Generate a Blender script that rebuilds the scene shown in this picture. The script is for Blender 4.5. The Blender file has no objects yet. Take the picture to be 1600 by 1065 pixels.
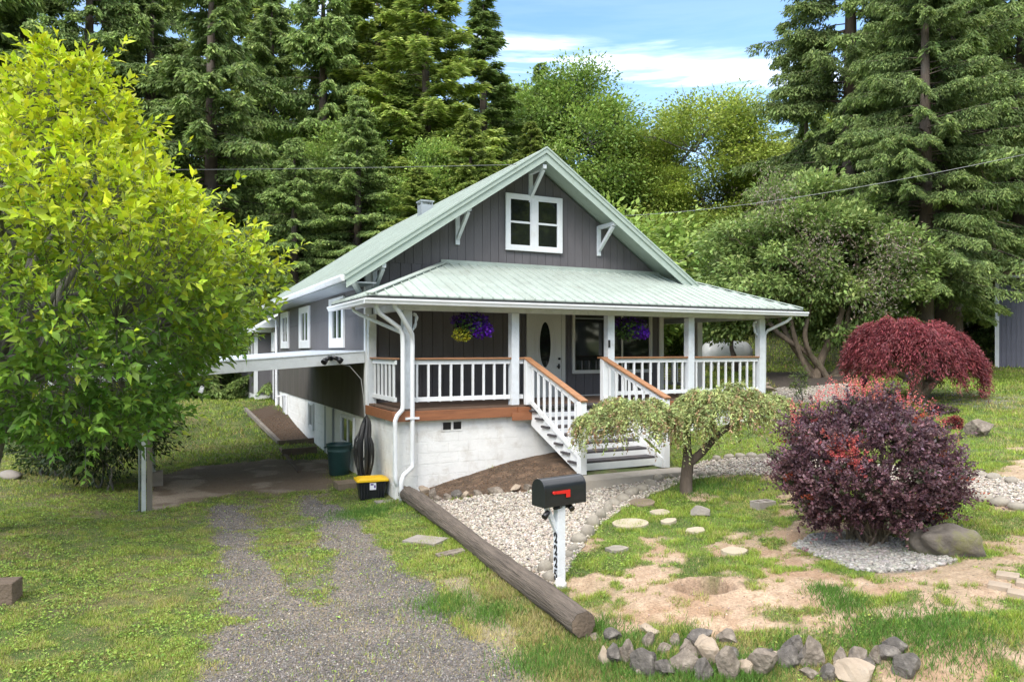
import bpy, bmesh, math, random
import numpy as np
from mathutils import Vector, Matrix
R = math.radians
C = bpy.context.scene.collection
sc = bpy.context.scene
# ------------------------------------------------------------------ camera
FPX, CXP, HYP, CAMH = 1137.0, 800.0, 547.0, 2.8
cd = bpy.data.cameras.new('camera'); cam = bpy.data.objects.new('camera', cd); C.objects.link(cam)
cam.location = (0, 0, CAMH); cam.rotation_euler = (R(90), 0, 0)
cd.sensor_width = 36; cd.lens = FPX / 1600 * 36; cd.shift_y = (HYP - 532.5) / 1600
cd.clip_end = 2000; cd.clip_start = .1
sc.camera = cam
# ------------------------------------------------------------------ sky and sun
SUN_EL = R(43); SUN_AZ = R(-155)          # azimuth clockwise from +Y; behind the camera on the left
w = bpy.data.worlds.new('World'); sc.world = w; w.use_nodes = True
nt = w.node_tree; nt.nodes.clear()
def wn(t, **k):
    n = nt.nodes.new(t)
    for a, b in k.items(): setattr(n, a, b)
    return n
sky = wn('ShaderNodeTexSky', sky_type='NISHITA', sun_disc=False, sun_elevation=SUN_EL, sun_rotation=SUN_AZ, air_density=1.0, dust_density=0.6, ozone_density=1.6)
tc = wn('ShaderNodeTexCoord')
mp = wn('ShaderNodeMapping'); mp.inputs['Rotation'].default_value = (0, R(8), 0); mp.inputs['Scale'].default_value = (2.2, 2.2, 22)
nz = wn('ShaderNodeTexNoise'); nz.inputs['Scale'].default_value = 1.7; nz.inputs['Detail'].default_value = 7; nz.inputs['Roughness'].default_value = .58; nz.inputs['Distortion'].default_value = .35
rp = wn('ShaderNodeValToRGB'); rp.color_ramp.elements[0].position = .34; rp.color_ramp.elements[1].position = .58
mx = wn('ShaderNodeMix', data_type='RGBA'); mx.inputs[7].default_value = (11.5, 11.2, 10.8, 1)
bg = wn('ShaderNodeBackground'); bg.inputs['Strength'].default_value = .15
wo = wn('ShaderNodeOutputWorld')
L = nt.links.new
L(tc.outputs['Generated'], mp.inputs[0]); L(mp.outputs[0], nz.inputs[0]); L(nz.outputs[0], rp.inputs[0])
sx_ = wn('ShaderNodeSeparateXYZ'); L(tc.outputs['Generated'], sx_.inputs[0])
ma_ = wn('ShaderNodeMath', operation='MULTIPLY_ADD'); ma_.inputs[1].default_value = .15; L(sx_.outputs[0], ma_.inputs[0]); L(sx_.outputs[2], ma_.inputs[2])
r2_ = wn('ShaderNodeValToRGB'); e_ = r2_.color_ramp.elements; e_[0].position = .0; e_[0].color = (.25,.25,.25,1); e_[1].position = .33; e_[1].color = (.05,.05,.05,1)
for q_, c_ in ((.364,.03),(.379,.36),(.391,.30),(.410,.03),(.47,.02),(.60,.75),(.78,1.0)): k_ = e_.new(q_); k_.color = (c_,c_,c_,1)
n5_ = wn('ShaderNodeTexNoise'); n5_.inputs['Scale'].default_value = 5; n5_.inputs['Detail'].default_value = 6; L(mp.outputs[0], n5_.inputs[0]); m5_ = wn('ShaderNodeMath', operation='MULTIPLY_ADD'); m5_.inputs[1].default_value = .05; L(n5_.outputs[0], m5_.inputs[0]); a5_ = wn('ShaderNodeMath', operation='SUBTRACT'); a5_.inputs[1].default_value = .025; L(ma_.outputs[0], m5_.inputs[2]); L(m5_.outputs[0], a5_.inputs[0]); L(a5_.outputs[0], r2_.inputs[0]); mu_ = wn('ShaderNodeMath', operation='MULTIPLY'); L(rp.outputs[0], mu_.inputs[0]); L(r2_.outputs[0], mu_.inputs[1])
L(mu_.outputs[0], mx.inputs[0]); hs_ = wn('ShaderNodeHueSaturation'); hs_.inputs['Saturation'].default_value = 1.12; hs_.inputs['Value'].default_value = .95; L(sky.outputs[0], hs_.inputs['Color']); L(hs_.outputs[0], mx.inputs[6]); L(mx.outputs[2], bg.inputs[0]); L(bg.outputs[0], wo.inputs[0])
sl = bpy.data.lights.new('sun', 'SUN'); sl.energy = 1.45; sl.angle = R(30); sl.color = (1, .955, .88)
so = bpy.data.objects.new('sun', sl); C.objects.link(so)
sdir = Vector((math.sin(SUN_AZ) * math.cos(SUN_EL), math.cos(SUN_AZ) * math.cos(SUN_EL), math.sin(SUN_EL)))
so.rotation_euler = sdir.to_track_quat('Z', 'Y').to_euler()
sc.view_settings.view_transform = 'Standard'; sc.view_settings.look = 'None'
sc.view_settings.exposure = 1.22; sc.view_settings.gamma = 1
sc.cycles.max_bounces = 9; sc.cycles.transparent_max_bounces = 8; sc.cycles.diffuse_bounces = 6
# ------------------------------------------------------------------ numeric noise
rng = np.random.default_rng(7)
_T = rng.random((256, 256))
def vnoise(x, y):
    xi = np.floor(x).astype(int); yi = np.floor(y).astype(int); fx = x - xi; fy = y - yi
    fx = fx * fx * (3 - 2 * fx); fy = fy * fy * (3 - 2 * fy)
    a = _T[xi & 255, yi & 255]; b = _T[(xi + 1) & 255, yi & 255]; c = _T[xi & 255, (yi + 1) & 255]; d = _T[(xi + 1) & 255, (yi + 1) & 255]
    return (a * (1 - fx) + b * fx) * (1 - fy) + (c * (1 - fx) + d * fx) * fy
def fbm(x, y, s=1.0, o=4):
    r = 0; a = .5; t = 0
    for i in range(o):
        r = r + a * vnoise(x * s + 17.3 * i, y * s + 5.1 * i); t += a; s *= 2.03; a *= .55
    return r / t
def sst(a, b, x):
    t = np.clip((x - a) / (b - a), 0, 1); return t * t * (3 - 2 * t)
# ------------------------------------------------------------------ terrain
# control points surveyed off the photograph: (px, py, z) below the horizon or (X, Y, z) in metres
_S = [(800,1065,-.02),(400,1065,0),(0,1065,.05),(0,900,.1),(120,850,.08),(228,797,0),(60,800,.2),(10,742,.35),(240,760,0),(350,745,0),(480,742,0),
      (600,780,-.02),(540,760,0),(330,640,.3),(200,690,.25),(300,600,.95),(400,625,.45),(880,712,.68),(700,752,.27),(640,772,.08),(900,735,.62),
      (500,850,0),(620,880,-.02),(760,980,-.03),(915,1000,-.02),(875,905,.12),(760,860,.08),(700,810,.08),(985,785,.3),(930,765,.42),(1050,742,.5),(1072,768,.42),
      (1160,735,.62),(1240,730,.72),(1250,650,1.2),(1300,615,1.6),(1385,858,.36),(1480,765,.72),(1600,770,.8),(1535,668,1.25),(1590,680,1.15),(1100,850,.28),
      (1200,950,.2),(1060,960,.16),(1000,985,.1),(1300,985,.2),(1500,990,.3),(1600,930,.42),(1000,1065,-.06),(1300,1065,-.02),(1600,1065,.1),
      (1600,600,1.75),(1430,612,1.72),(1280,583,2.05),(1170,575,2.0),(1120,562,2.35)]
_M = [(3,-6,-.1),(-6,-6,-.1),(12,-4,.3),(12,4,.4),(-12,5,.4),(-14,14,.8),(-14,24,1.6),(0,33,2.0),(-8,33,1.9),(-6,44,4.0),(8,44,4.0),(14,45,4.1),(20,45,4.6),(30,40,4.4),
      (24,28,2.4),(-20,40,4.2),(-35,30,4),(-30,0,1),(35,5,1.4),(30,-20,0),(-30,-25,-.5),(0,-40,-.5),(-60,60,12),(0,75,15),(60,70,13),(90,10,6),(-90,10,6),(0,-90,2),(-80,-80,2),(80,-80,2),(0,150,24),(120,120,24),(-120,120,24),
      (2,19,1.0),(5,21,1.5),(0,24,1.2)]
_pts = []
for px, py, z in _S:
    Y = (CAMH - z) * FPX / (py - HYP); _pts.append(((px - CXP) / FPX * Y, Y, z))
_pts += _M
_pts = np.array(_pts, float)
def _U(r2): return r2 * np.log(r2 + 1e-6)
_n = len(_pts); _d2 = ((_pts[:, None, :2] - _pts[None, :, :2]) ** 2).sum(-1)
_A = np.zeros((_n + 3, _n + 3)); _A[:_n, :_n] = _U(_d2) + np.eye(_n) * .8; _A[:_n, _n] = 1; _A[:_n, _n+1:] = _pts[:, :2]; _A[_n, :_n] = 1; _A[_n+1:, :_n] = _pts[:, :2].T
_W = np.linalg.solve(_A, np.concatenate([_pts[:, 2], [0, 0, 0]]))
HOLE = [0, 0]
def terr(x, y, fine=True):
    x = np.asarray(x, float); y = np.asarray(y, float); sh = x.shape; x = x.ravel(); y = y.ravel(); z = np.empty_like(x)
    for i in range(0, len(x), 60000):
        xs = x[i:i+60000]; ys = y[i:i+60000]
        d2 = (xs[:, None] - _pts[None, :, 0]) ** 2 + (ys[:, None] - _pts[None, :, 1]) ** 2
        z[i:i+60000] = _U(d2) @ _W[:_n] + _W[_n] + _W[_n+1] * xs + _W[_n+2] * ys
    if fine:
        z = z + (fbm(x, y, 1.1, 4) - .5) * .07 + (fbm(x + 50, y, 6, 3) - .5) * .022
        if HOLE[1]:
            dx = (x - HOLE[0]) / .32; dy = (y - HOLE[1]) / .23
            rr = dx * dx + dy * dy + (fbm(x, y, 8, 3) - .5) * .7
            z = z - .27 * (1 - sst(.55, .95, rr)) + .035 * np.exp(-((rr - 1.35) / .35) ** 2)
    return z.reshape(sh)
def tz(x, y): return float(terr(np.array([x]), np.array([y]))[0])
def G(px, py, fine=True):
    """the point of the ground seen at a pixel of the survey picture"""
    a = (px - CXP) / FPX; b = (HYP - py) / FPX
    Y = np.concatenate([np.linspace(4, 30, 900), np.linspace(30.05, 90, 500)])
    d = CAMH + b * Y - terr(a * Y, Y, fine)
    k = np.where(d <= 0)[0]
    if len(k) == 0: y = 60.
    else:
        k = k[0]; y = Y[k] if k == 0 else Y[k-1] + (Y[k] - Y[k-1]) * d[k-1] / (d[k-1] - d[k])
    return Vector((a * y, y, float(terr(np.array([a*y]), np.array([y]), fine)[0])))
_h = G(1100, 918, False); HOLE[0], HOLE[1] = _h.x, _h.y
# ------------------------------------------------------------------ materials
def mat(name, col, rough=.6, var=.12, scale=6, bump=.0, bscale=40, metal=0, spec=.5, stretch=(1,1,1), dirt=None, dirt_amt=.5, dscale=1.5, coat=0):
    m = bpy.data.materials.new(name); m.use_nodes = True; t = m.node_tree; p = t.nodes['Principled BSDF']; l = t.links.new
    p.inputs['Roughness'].default_value = rough; p.inputs['Metallic'].default_value = metal
    p.inputs['Specular IOR Level'].default_value = spec; p.inputs['Coat Weight'].default_value = coat
    c = t.nodes.new('ShaderNodeTexCoord'); mp = t.nodes.new('ShaderNodeMapping'); mp.inputs['Scale'].default_value = stretch
    l(c.outputs['Object'], mp.inputs[0])
    n = t.nodes.new('ShaderNodeTexNoise'); n.inputs['Scale'].default_value = scale; n.inputs['Detail'].default_value = 6; n.inputs['Roughness'].default_value = .6
    l(mp.outputs[0], n.inputs[0])
    r = t.nodes.new('ShaderNodeMapRange'); r.inputs[1].default_value = .25; r.inputs[2].default_value = .75; r.inputs[3].default_value = 1 - var; r.inputs[4].default_value = 1 + var
    l(n.outputs[0], r.inputs[0])
    x = t.nodes.new('ShaderNodeMix'); x.data_type = 'RGBA'; x.blend_type = 'MULTIPLY'; x.inputs[0].default_value = 1
    x.inputs[6].default_value = (*col, 1); l(r.outputs[0], x.inputs[7]); out = x.outputs[2]
    if dirt:
        n2 = t.nodes.new('ShaderNodeTexNoise'); n2.inputs['Scale'].default_value = dscale; n2.inputs['Detail'].default_value = 8; n2.inputs['Roughness'].default_value = .7
        l(mp.outputs[0], n2.inputs[0])
        r2 = t.nodes.new('ShaderNodeMapRange'); r2.inputs[1].default_value = .52; r2.inputs[2].default_value = .75; r2.inputs[3].default_value = 0; r2.inputs[4].default_value = dirt_amt
        l(n2.outputs[0], r2.inputs[0])
        y = t.nodes.new('ShaderNodeMix'); y.data_type = 'RGBA'; l(r2.outputs[0], y.inputs[0]); l(out, y.inputs[6]); y.inputs[7].default_value = (*dirt, 1); out = y.outputs[2]
    l(out, p.inputs['Base Color'])
    if bump:
        n3 = t.nodes.new('ShaderNodeTexNoise'); n3.inputs['Scale'].default_value = bscale; n3.inputs['Detail'].default_value = 5
        l(mp.outputs[0], n3.inputs[0])
        b = t.nodes.new('ShaderNodeBump'); b.inputs['Strength'].default_value = bump; b.inputs['Distance'].default_value = .02; l(n3.outputs[0], b.inputs['Height']); l(b.outputs[0], p.inputs['Normal'])
    return m
M = {}
M['white'] = mat('white_paint', (.74,.75,.76), .5, .05, 3, .1, 60, dirt=(.45,.44,.40), dirt_amt=.35, dscale=2.5)
M['whitewood'] = mat('white_painted_wood', (.66,.69,.72), .55, .10, 5, .25, 40, stretch=(1,1,1), dirt=(.34,.33,.30), dirt_amt=.5, dscale=3)
M['cream'] = mat('door_paint', (.62,.61,.58), .45, .04, 3)
M['siding'] = mat('charcoal_siding', (.118,.108,.114), .7, .13, 4, .35, 70, stretch=(1,1,.25), dirt=(.15,.14,.15), dirt_amt=.5, dscale=2)
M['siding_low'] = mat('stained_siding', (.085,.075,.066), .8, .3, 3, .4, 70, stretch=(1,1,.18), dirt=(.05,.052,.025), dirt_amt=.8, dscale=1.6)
M['groove'] = mat('groove_dark', (.03,.028,.032), .9, .1)
M['sidelav'] = mat('side_siding', (.125,.118,.124), .65, .08, 4, .3, 70, stretch=(1,1,.25))
M['block'] = mat('white_block_paint', (.78,.775,.75), .75, .07, 5, .5, 25, dirt=(.42,.36,.28), dirt_amt=.55, dscale=2.2)
M['mint'] = mat('mint_metal_roof', (.36,.41,.365), .45, .14, 2.5, .0, 30, metal=0, stretch=(1,1,1), dirt=(.27,.29,.25), dirt_amt=.75, dscale=2.2)
M['mintrim'] = mat('mint_trim', (.38,.45,.395), .45, .06, 4, .06, 30, dirt=(.25,.29,.22), dirt_amt=.7, dscale=4)
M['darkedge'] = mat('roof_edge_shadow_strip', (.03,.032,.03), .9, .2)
M['deck'] = mat('brown_deck_boards', (.13,.082,.055), .7, .25, 3, .3, 50, stretch=(1,6,6))
M['cedar'] = mat('cedar_rail', (.33,.16,.075), .6, .28, 4, .3, 30, stretch=(.6,8,8), dirt=(.18,.085,.045), dirt_amt=.6, dscale=3)
M['cedarrim'] = mat('cedar_rim', (.27,.105,.045), .6, .25, 3, .3, 30, stretch=(.6,6,6), dirt=(.13,.05,.025), dirt_amt=.7, dscale=2.5)
M['tread'] = mat('charcoal_treads', (.055,.05,.055), .7, .25, 5, .3, 40, dirt=(.16,.10,.07), dirt_amt=.5, dscale=4)
M['glass'] = mat('dark_window_glass', (.012,.014,.014), .04, .2, 2, spec=.9)
M['glassg'] = mat('green_window_glass', (.02,.04,.03), .06, .3, 2, spec=.9)
M['chrome'] = mat('steel', (.5,.5,.5), .3, .05, metal=.9)
M['black'] = mat('black_metal', (.012,.012,.014), .38, .2, 5)
M['mbox'] = mat('black_mailbox_enamel', (.012,.014,.018), .33, .2, 8, .04, 20, coat=.3)
M['red'] = mat('red_flag', (.62,.02,.015), .4, .05)
M['greywood'] = mat('weathered_wood', (.20,.175,.15), .85, .35, 3, .8, 30, stretch=(1,1,.2))
M['dkwood'] = mat('dark_timber', (.13,.095,.068), .85, .35, 3, .7, 30)
M['conc'] = mat('concrete', (.36,.32,.27), .85, .12, 4, .3, 60, dirt=(.22,.19,.15), dirt_amt=.5)
M['concd'] = mat('old_concrete', (.22,.17,.12), .9, .25, 4, .4, 40)
M['paver'] = mat('sandy_paver', (.42,.36,.26), .9, .12, 6, .4, 60, dirt=(.30,.24,.16), dirt_amt=.5)
M['pslate'] = mat('grey_slab', (.27,.24,.21), .9, .2, 5, .4, 40, dirt=(.17,.15,.11), dirt_amt=.6)
M['rock'] = mat('grey_brown_rock', (.185,.152,.12), .88, .5, 9, 1.4, 22, dirt=(.34,.30,.25), dirt_amt=.8, dscale=8)
M['rockd'] = mat('dark_basalt_rock', (.105,.092,.08), .85, .5, 9, 1.4, 22, dirt=(.30,.27,.23), dirt_amt=.8, dscale=8)
M['rockt'] = mat('tan_rock', (.34,.27,.20), .85, .3, 5, .7, 14, dirt=(.2,.18,.16), dirt_amt=.6, dscale=5)
M['cobble'] = mat('river_cobble', (.27,.24,.195), .8, .3, 9, .4, 30, dirt=(.24,.22,.17), dirt_amt=.6, dscale=5)
M['quartz'] = mat('white_rock', (.68,.67,.64), .7, .15, 10, .5, 30, dirt=(.4,.37,.3), dirt_amt=.5)
M['moss'] = mat('mossy_rock', (.14,.12,.10), .95, .4, 4, .9, 18, dirt=(.16,.17,.025), dirt_amt=1, dscale=2.2)
M['teal'] = mat('teal_plastic', (.016,.052,.055), .45, .15, 6)
M['tote'] = mat('black_plastic', (.014,.015,.02), .42, .2, 8)
M['yellow'] = mat('yellow_plastic', (.80,.50,.012), .42, .06, 8)
M['paper'] = mat('white_label', (.8,.8,.84), .6, .03)
M['violetink'] = mat('label_print', (.12,.06,.28), .6, .05)
M['hose'] = mat('black_hose', (.022,.021,.021), .4, .3, 20)
M['cable'] = mat('utility_cable', (.10,.10,.10), .5, .1)
M['cableL'] = mat('pale_utility_cable', (.34,.34,.33), .5, .1)
M['tank'] = mat('tank_enamel', (.78,.79,.80), .35, .03, 3)
M['membrane'] = mat('silver_roof_coating', (.60,.66,.74), .38, .10, 2, .1, 20, dirt=(.40,.45,.52), dirt_amt=.5)
M['shed'] = mat('grey_metal_siding', (.135,.135,.175), .55, .08, 2)
M['shedroof'] = mat('rust_red_roof', (.16,.065,.05), .7, .2, 4)
M['metalroof'] = mat('white_metal_roof', (.74,.77,.80), .35, .05, 2)
M['galv'] = mat('galvanised_metal', (.33,.36,.38), .45, .12, 5, metal=.3)
M['blueball'] = mat('blue_glass_ball', (.02,.02,.11), .12, .1, spec=.8)
M['bark'] = mat('brown_bark', (.095,.072,.055), .95, .4, 5, .9, 25, stretch=(1,1,.3), dirt=(.16,.15,.13), dirt_amt=.5)
M['barkp'] = mat('pale_mottled_bark', (.17,.13,.092), .95, .55, 7, 1.5, 24, stretch=(1,1,.4), dirt=(.075,.080,.035), dirt_amt=.9, dscale=5)
M['barkg'] = mat('grey_tree_bark', (.16,.15,.135), .95, .3, 5, .6, 20, stretch=(1,1,.3))
def brick_bump(name):
    m = M[name]; t = m.node_tree; p = t.nodes['Principled BSDF']; return m
def leafmat(name, trans=.3, rough=.5, spec=.35):
    m = bpy.data.materials.new(name); m.use_nodes = True; t = m.node_tree; p = t.nodes['Principled BSDF']; l = t.links.new
    a = t.nodes.new('ShaderNodeAttribute'); a.attribute_name = 'Col'
    oi = t.nodes.new('ShaderNodeObjectInfo')
    hs = t.nodes.new('ShaderNodeHueSaturation')
    r = t.nodes.new('ShaderNodeMapRange'); r.inputs[3].default_value = .9; r.inputs[4].default_value = 1.2; l(oi.outputs['Random'], r.inputs[0]); l(r.outputs[0], hs.inputs['Value'])
    l(a.outputs['Color'], hs.inputs['Color'])
    l(hs.outputs[0], p.inputs['Base Color']); p.inputs['Roughness'].default_value = rough; p.inputs['Specular IOR Level'].default_value = spec
    tr = t.nodes.new('ShaderNodeBsdfTranslucent'); l(hs.outputs[0], tr.inputs[0])
    mx = t.nodes.new('ShaderNodeMixShader'); mx.inputs[0].default_value = trans
    o = t.nodes['Material Output']; l(p.outputs[0], mx.inputs[1]); l(tr.outputs[0], mx.inputs[2]); l(mx.outputs[0], o.inputs[0])
    return m
M['leaf'] = leafmat('leaf'); M['leafgloss'] = leafmat('large_leaf', .35, .45, .4); M['needle'] = leafmat('needles', .34, .6, .3); M['blade'] = leafmat('grass_blade', .3, .6, .3)
def attrmat(name, rough=.85, bump=.3, bscale=60, var=.25, scale=30):
    m = mat(name, (1,1,1), rough, var, scale, bump, bscale); t = m.node_tree
    a = t.nodes.new('ShaderNodeAttribute'); a.attribute_name = 'Col'
    for n in t.nodes:
        if n.type == 'MIX' and n.blend_type == 'MULTIPLY': t.links.new(a.outputs['Color'], n.inputs[6])
    return m
M['pebble'] = attrmat('pebble', .75, .15, 80, .12, 40)
M['ground'] = attrmat('soil_and_turf', .95, .7, 55, .42, 38)
_g = M['ground'].node_tree
# ------------------------------------------------------------------ mesh helpers
def link(me, name, m, parent=None, smooth=False):
    o = bpy.data.objects.new(name, me); C.objects.link(o)
    if m: me.materials.append(m)
    if parent is not None: o.parent = parent
    if smooth: me.polygons.foreach_set('use_smooth', [True] * len(me.polygons))
    return o
def mesh_np(name, V, F, m, cols=None, parent=None, smooth=False):
    """V (n,3), F (k,3 or 4), cols (k,3) per face"""
    me = bpy.data.meshes.new(name); V = np.asarray(V, np.float32); F = np.asarray(F, np.int32); k, s = F.shape
    me.vertices.add(len(V)); me.vertices.foreach_set('co', V.ravel())
    me.loops.add(k * s); me.loops.foreach_set('vertex_index', F.ravel())
    me.polygons.add(k); me.polygons.foreach_set('loop_start', np.arange(0, k * s, s, dtype=np.int32)); me.polygons.foreach_set('loop_total', np.full(k, s, np.int32))
    me.update(calc_edges=True)
    if cols is not None:
        a = me.attributes.new('Col', 'FLOAT_COLOR', 'FACE'); c = np.ones((k, 4), np.float32); c[:, :3] = np.clip(cols, 0, 1); a.data.foreach_set('color', c.ravel())
    return link(me, name, m, parent, smooth)
class MB:
    def __init__(s): s.v = []; s.f = []; s.sm = []
    def add(s, vs, fs, sm=False):
        b = len(s.v); s.v += [tuple(v) for v in vs]; s.f += [tuple(b + i for i in f) for f in fs]; s.sm += [sm] * len(fs); return s
    def box(s, x0, x1, y0, y1, z0, z1, mtx=None):
        vs = [Vector((x, y, z)) for x in (x0, x1) for y in (y0, y1) for z in (z0, z1)]
        if mtx: vs = [mtx @ v for v in vs]
        return s.add(vs, [(0,1,3,2),(4,6,7,5),(0,4,5,1),(2,3,7,6),(0,2,6,4),(1,5,7,3)])
    def prism(s, poly, d):
        """poly: list of 3D points, d: extrusion vector"""
        n = len(poly); P = [Vector(p) for p in poly]; d = Vector(d)
        nn = sum(((P[i] - P[0]).cross(P[(i+1) % n] - P[0]) for i in range(1, n-1)), Vector())
        if nn.dot(d) > 0: P = P[::-1]
        return s.add(P + [p + d for p in P], [tuple(range(n)), tuple(range(2*n-1, n-1, -1))] + [(i, i+n, (i+1) % n + n, (i+1) % n) for i in range(n)])
    def beam(s, a, b, w, h, up=(0,0,1)):
        a = Vector(a); b = Vector(b); t = (b - a).normalized(); sd = t.cross(Vector(up))
        if sd.length < 1e-4: sd = t.cross(Vector((1,0,0)))
        sd.normalize(); u = sd.cross(t).normalized()
        p = [a + sd*x*w/2 + u*y*h/2 for x, y in ((-1,-1),(1,-1),(1,1),(-1,1))]
        return s.prism(p, b - a)
    def tube(s, pts, r, n=8, cap=True):
        pts = [Vector(p) for p in pts]; rs = r if isinstance(r, (list, tuple)) else [r] * len(pts); vs = []; pu = None
        for i, p in enumerate(pts):
            t = (pts[min(i+1, len(pts)-1)] - pts[max(i-1, 0)]); t = t.normalized() if t.length > 1e-9 else Vector((0,0,1))
            if pu is None: pu = t.orthogonal().normalized()
            u = pu - t * pu.dot(t)
            u = u.normalized() if u.length > 1e-5 else t.orthogonal().normalized()
            pu = u; q = t.cross(u)
            vs += [p + (u * math.cos(2*math.pi*k/n) + q * math.sin(2*math.pi*k/n)) * rs[i] for k in range(n)]
        fs = [(i*n+k, i*n+(k+1) % n, (i+1)*n+(k+1) % n, (i+1)*n+k) for i in range(len(pts)-1) for k in range(n)]
        s.add(vs, fs, True)
        if cap:
            b = len(s.v) - len(vs)
            s.f += [tuple(b + k for k in range(n-1, -1, -1)), tuple(b + (len(pts)-1)*n + k for k in range(n))]; s.sm += [False, False]
        return s
    def lathe(s, prof, n=24, ctr=(0,0,0), axis='z', cap=False):
        vs = []; c = Vector(ctr)
        for r, h in prof:
            for k in range(n):
                a = 2*math.pi*k/n; v = Vector((r*math.cos(a), r*math.sin(a), h))
                if axis == 'x': v = Vector((v.z, v.x, v.y))
                vs.append(c + v)
        fs = [(i*n+k, i*n+(k+1) % n, (i+1)*n+(k+1) % n, (i+1)*n+k) for i in range(len(prof)-1) for k in range(n)]
        return s.add(vs, fs, True)
    def build(s, name, m, parent=None, bevel=0):
        me = bpy.data.meshes.new(name); me.from_pydata([tuple(v) for v in s.v], [], s.f); me.update()
        me.polygons.foreach_set('use_smooth', s.sm)
        o = link(me, name, m, parent)
        if bevel:
            b = o.modifiers.new('bevel', 'BEVEL'); b.width = bevel; b.segments = 2; b.limit_method = 'ANGLE'
        return o
def thing(name, label, cat, loc=(0,0,0), rz=0, group=None):
    o = bpy.data.objects.new(name, None); o.empty_display_size = .1; C.objects.link(o); o.location = loc; o.rotation_euler = (0,0,rz)
    return tag(o, label, cat, group)
def tag(o, label, cat, group=None):
    o['label'] = label; o['category'] = cat
    if group: o['group'] = group
    return o
def struct(o): o['kind'] = 'structure'; return o
def dup(root, loc, rz=0, label=None, group=None, scale=None, cat=None):
    r = root.copy(); C.objects.link(r); r.location = loc; r.rotation_euler = (0,0,rz)
    if label: r['label'] = label
    if group: r['group'] = group
    if cat: r['category'] = cat
    if scale is not None: r.scale = scale
    for ch in list(root.children):
        c = ch.copy(); C.objects.link(c); c.parent = r
        for g in list(ch.children):
            d = g.copy(); C.objects.link(d); d.parent = c
    return r
def nrm(a): return a / np.maximum(np.linalg.norm(a, axis=-1, keepdims=True), 1e-9)
def leaves(name, P, D, W, Ln, cols, m, parent=None, N=None, fold=.0, wpos=.45):
    """diamond leaves: P base, D direction, W width, Ln length (arrays)"""
    P = np.asarray(P); D = nrm(np.asarray(D)); n = len(P)
    if N is None: N = nrm(rng.normal(size=(n, 3)) * .55 + np.array([0, 0, 1]))
    S = nrm(np.cross(D, N)); U = np.cross(S, D)
    W = np.broadcast_to(W, (n,))[:, None]; Ln = np.broadcast_to(Ln, (n,))[:, None]
    V = np.stack([P, P + D*Ln*wpos + S*W/2 + U*W*fold, P + D*Ln, P + D*Ln*wpos - S*W/2 + U*W*fold], 1).reshape(-1, 3)
    F = np.arange(n * 4).reshape(-1, 4)
    return mesh_np(name, V, F, m, cols, parent)
def cvar(base, n, v=.2, hue=.08):
    b = np.asarray(base, float); b = np.broadcast_to(b, (n, 3)) if b.ndim == 1 else b
    return b * (1 + rng.normal(size=(n, 1)) * v).clip(.35, 1.9) * (1 + rng.normal(size=(n, 3)) * hue)
def P3(px, py, Y): return Vector(((px - CXP) / FPX * Y, Y, CAMH + (HYP - py) / FPX * Y))
def inpoly(x, y, poly):
    c = np.zeros(x.shape, bool); n = len(poly); j = n - 1
    for i in range(n):
        xi, yi = poly[i]; xj, yj = poly[j]
        c ^= ((yi > y) != (yj > y)) & (x < (xj - xi) * (y - yi) / (yj - yi + 1e-12) + xi); j = i
    return c
def polydist(x, y, poly):
    d = np.full(x.shape, 1e9); n = len(poly)
    for i in range(n):
        ax, ay = poly[i]; bx, by = poly[(i+1) % n]; dx, dy = bx-ax, by-ay
        t = np.clip(((x-ax)*dx + (y-ay)*dy) / (dx*dx+dy*dy+1e-9), 0, 1)
        d = np.minimum(d, np.hypot(x-ax-t*dx, y-ay-t*dy))
    return np.where(inpoly(x, y, poly), d, -d)
def PP(*pts): return [tuple(G(px, py, False)[:2]) for px, py in pts]
# ================================================================== GROUND
def axis(lo, hi, st, far_lo, far_hi, g=1.13):
    a = list(np.arange(lo, hi + 1e-6, st)); d = st; x = hi
    while x < far_hi: d *= g; x += d; a.append(x)
    d = st; x = lo; b = []
    while x > far_lo: d *= g; x -= d; b.append(x)
    return np.array(b[::-1] + a)
gx = axis(-7.5, 9.5, .045, -400, 400); gy = axis(5.6, 17.5, .045, -300, 500, 1.06)
GX, GY = np.meshgrid(gx, gy, indexing='ij'); GZ = terr(GX, GY)
R_path = PP((662,782),(700,786),(745,778),(830,768),(855,757),(925,757),(1050,748),(1066,736),(1100,720),(1160,716),(1245,718),(1400,728),(1500,738),(1700,765),(1700,812),(1600,792),(1520,778),(1440,768),(1330,745),(1240,740),(1130,742),(1066,752),(1035,764),(985,788),(938,815),(908,850),(880,900),(850,918),(760,865),(700,815))
R_mulch = PP((640,765),(700,746),(770,730),(840,705),(900,705),(915,745),(850,757),(830,768),(745,778),(680,785))
R_lside = PP((385,642),(425,632),(462,655),(497,692),(437,694))
R_drive = PP((270,1120),(300,1000),(330,900),(318,800),(345,768),(400,765),(520,765),(548,790),(600,850),(690,930),(780,1000),(870,1065),(900,1120))
R_strip = PP((365,770),(470,770),(520,850),(560,920),(500,960),(440,930),(380,860))
R_ltrk = PP((325,790),(395,790),(420,860),(460,930),(420,980),(330,960),(340,880))
R_rtrk = PP((478,775),(545,800),(610,870),(700,950),(560,960),(500,870))
R_core = PP((310,1120),(390,975),(470,905),(560,850),(620,870),(700,950),(780,1010),(860,1120))
R_pad = PP((232,800),(225,750),(300,728),(420,716),(520,718),(520,765),(470,768),(380,768),(318,782),(265,795))
R_strip2 = PP((690,905),(735,905),(800,985),(870,1080),(800,1080),(745,990))
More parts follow.
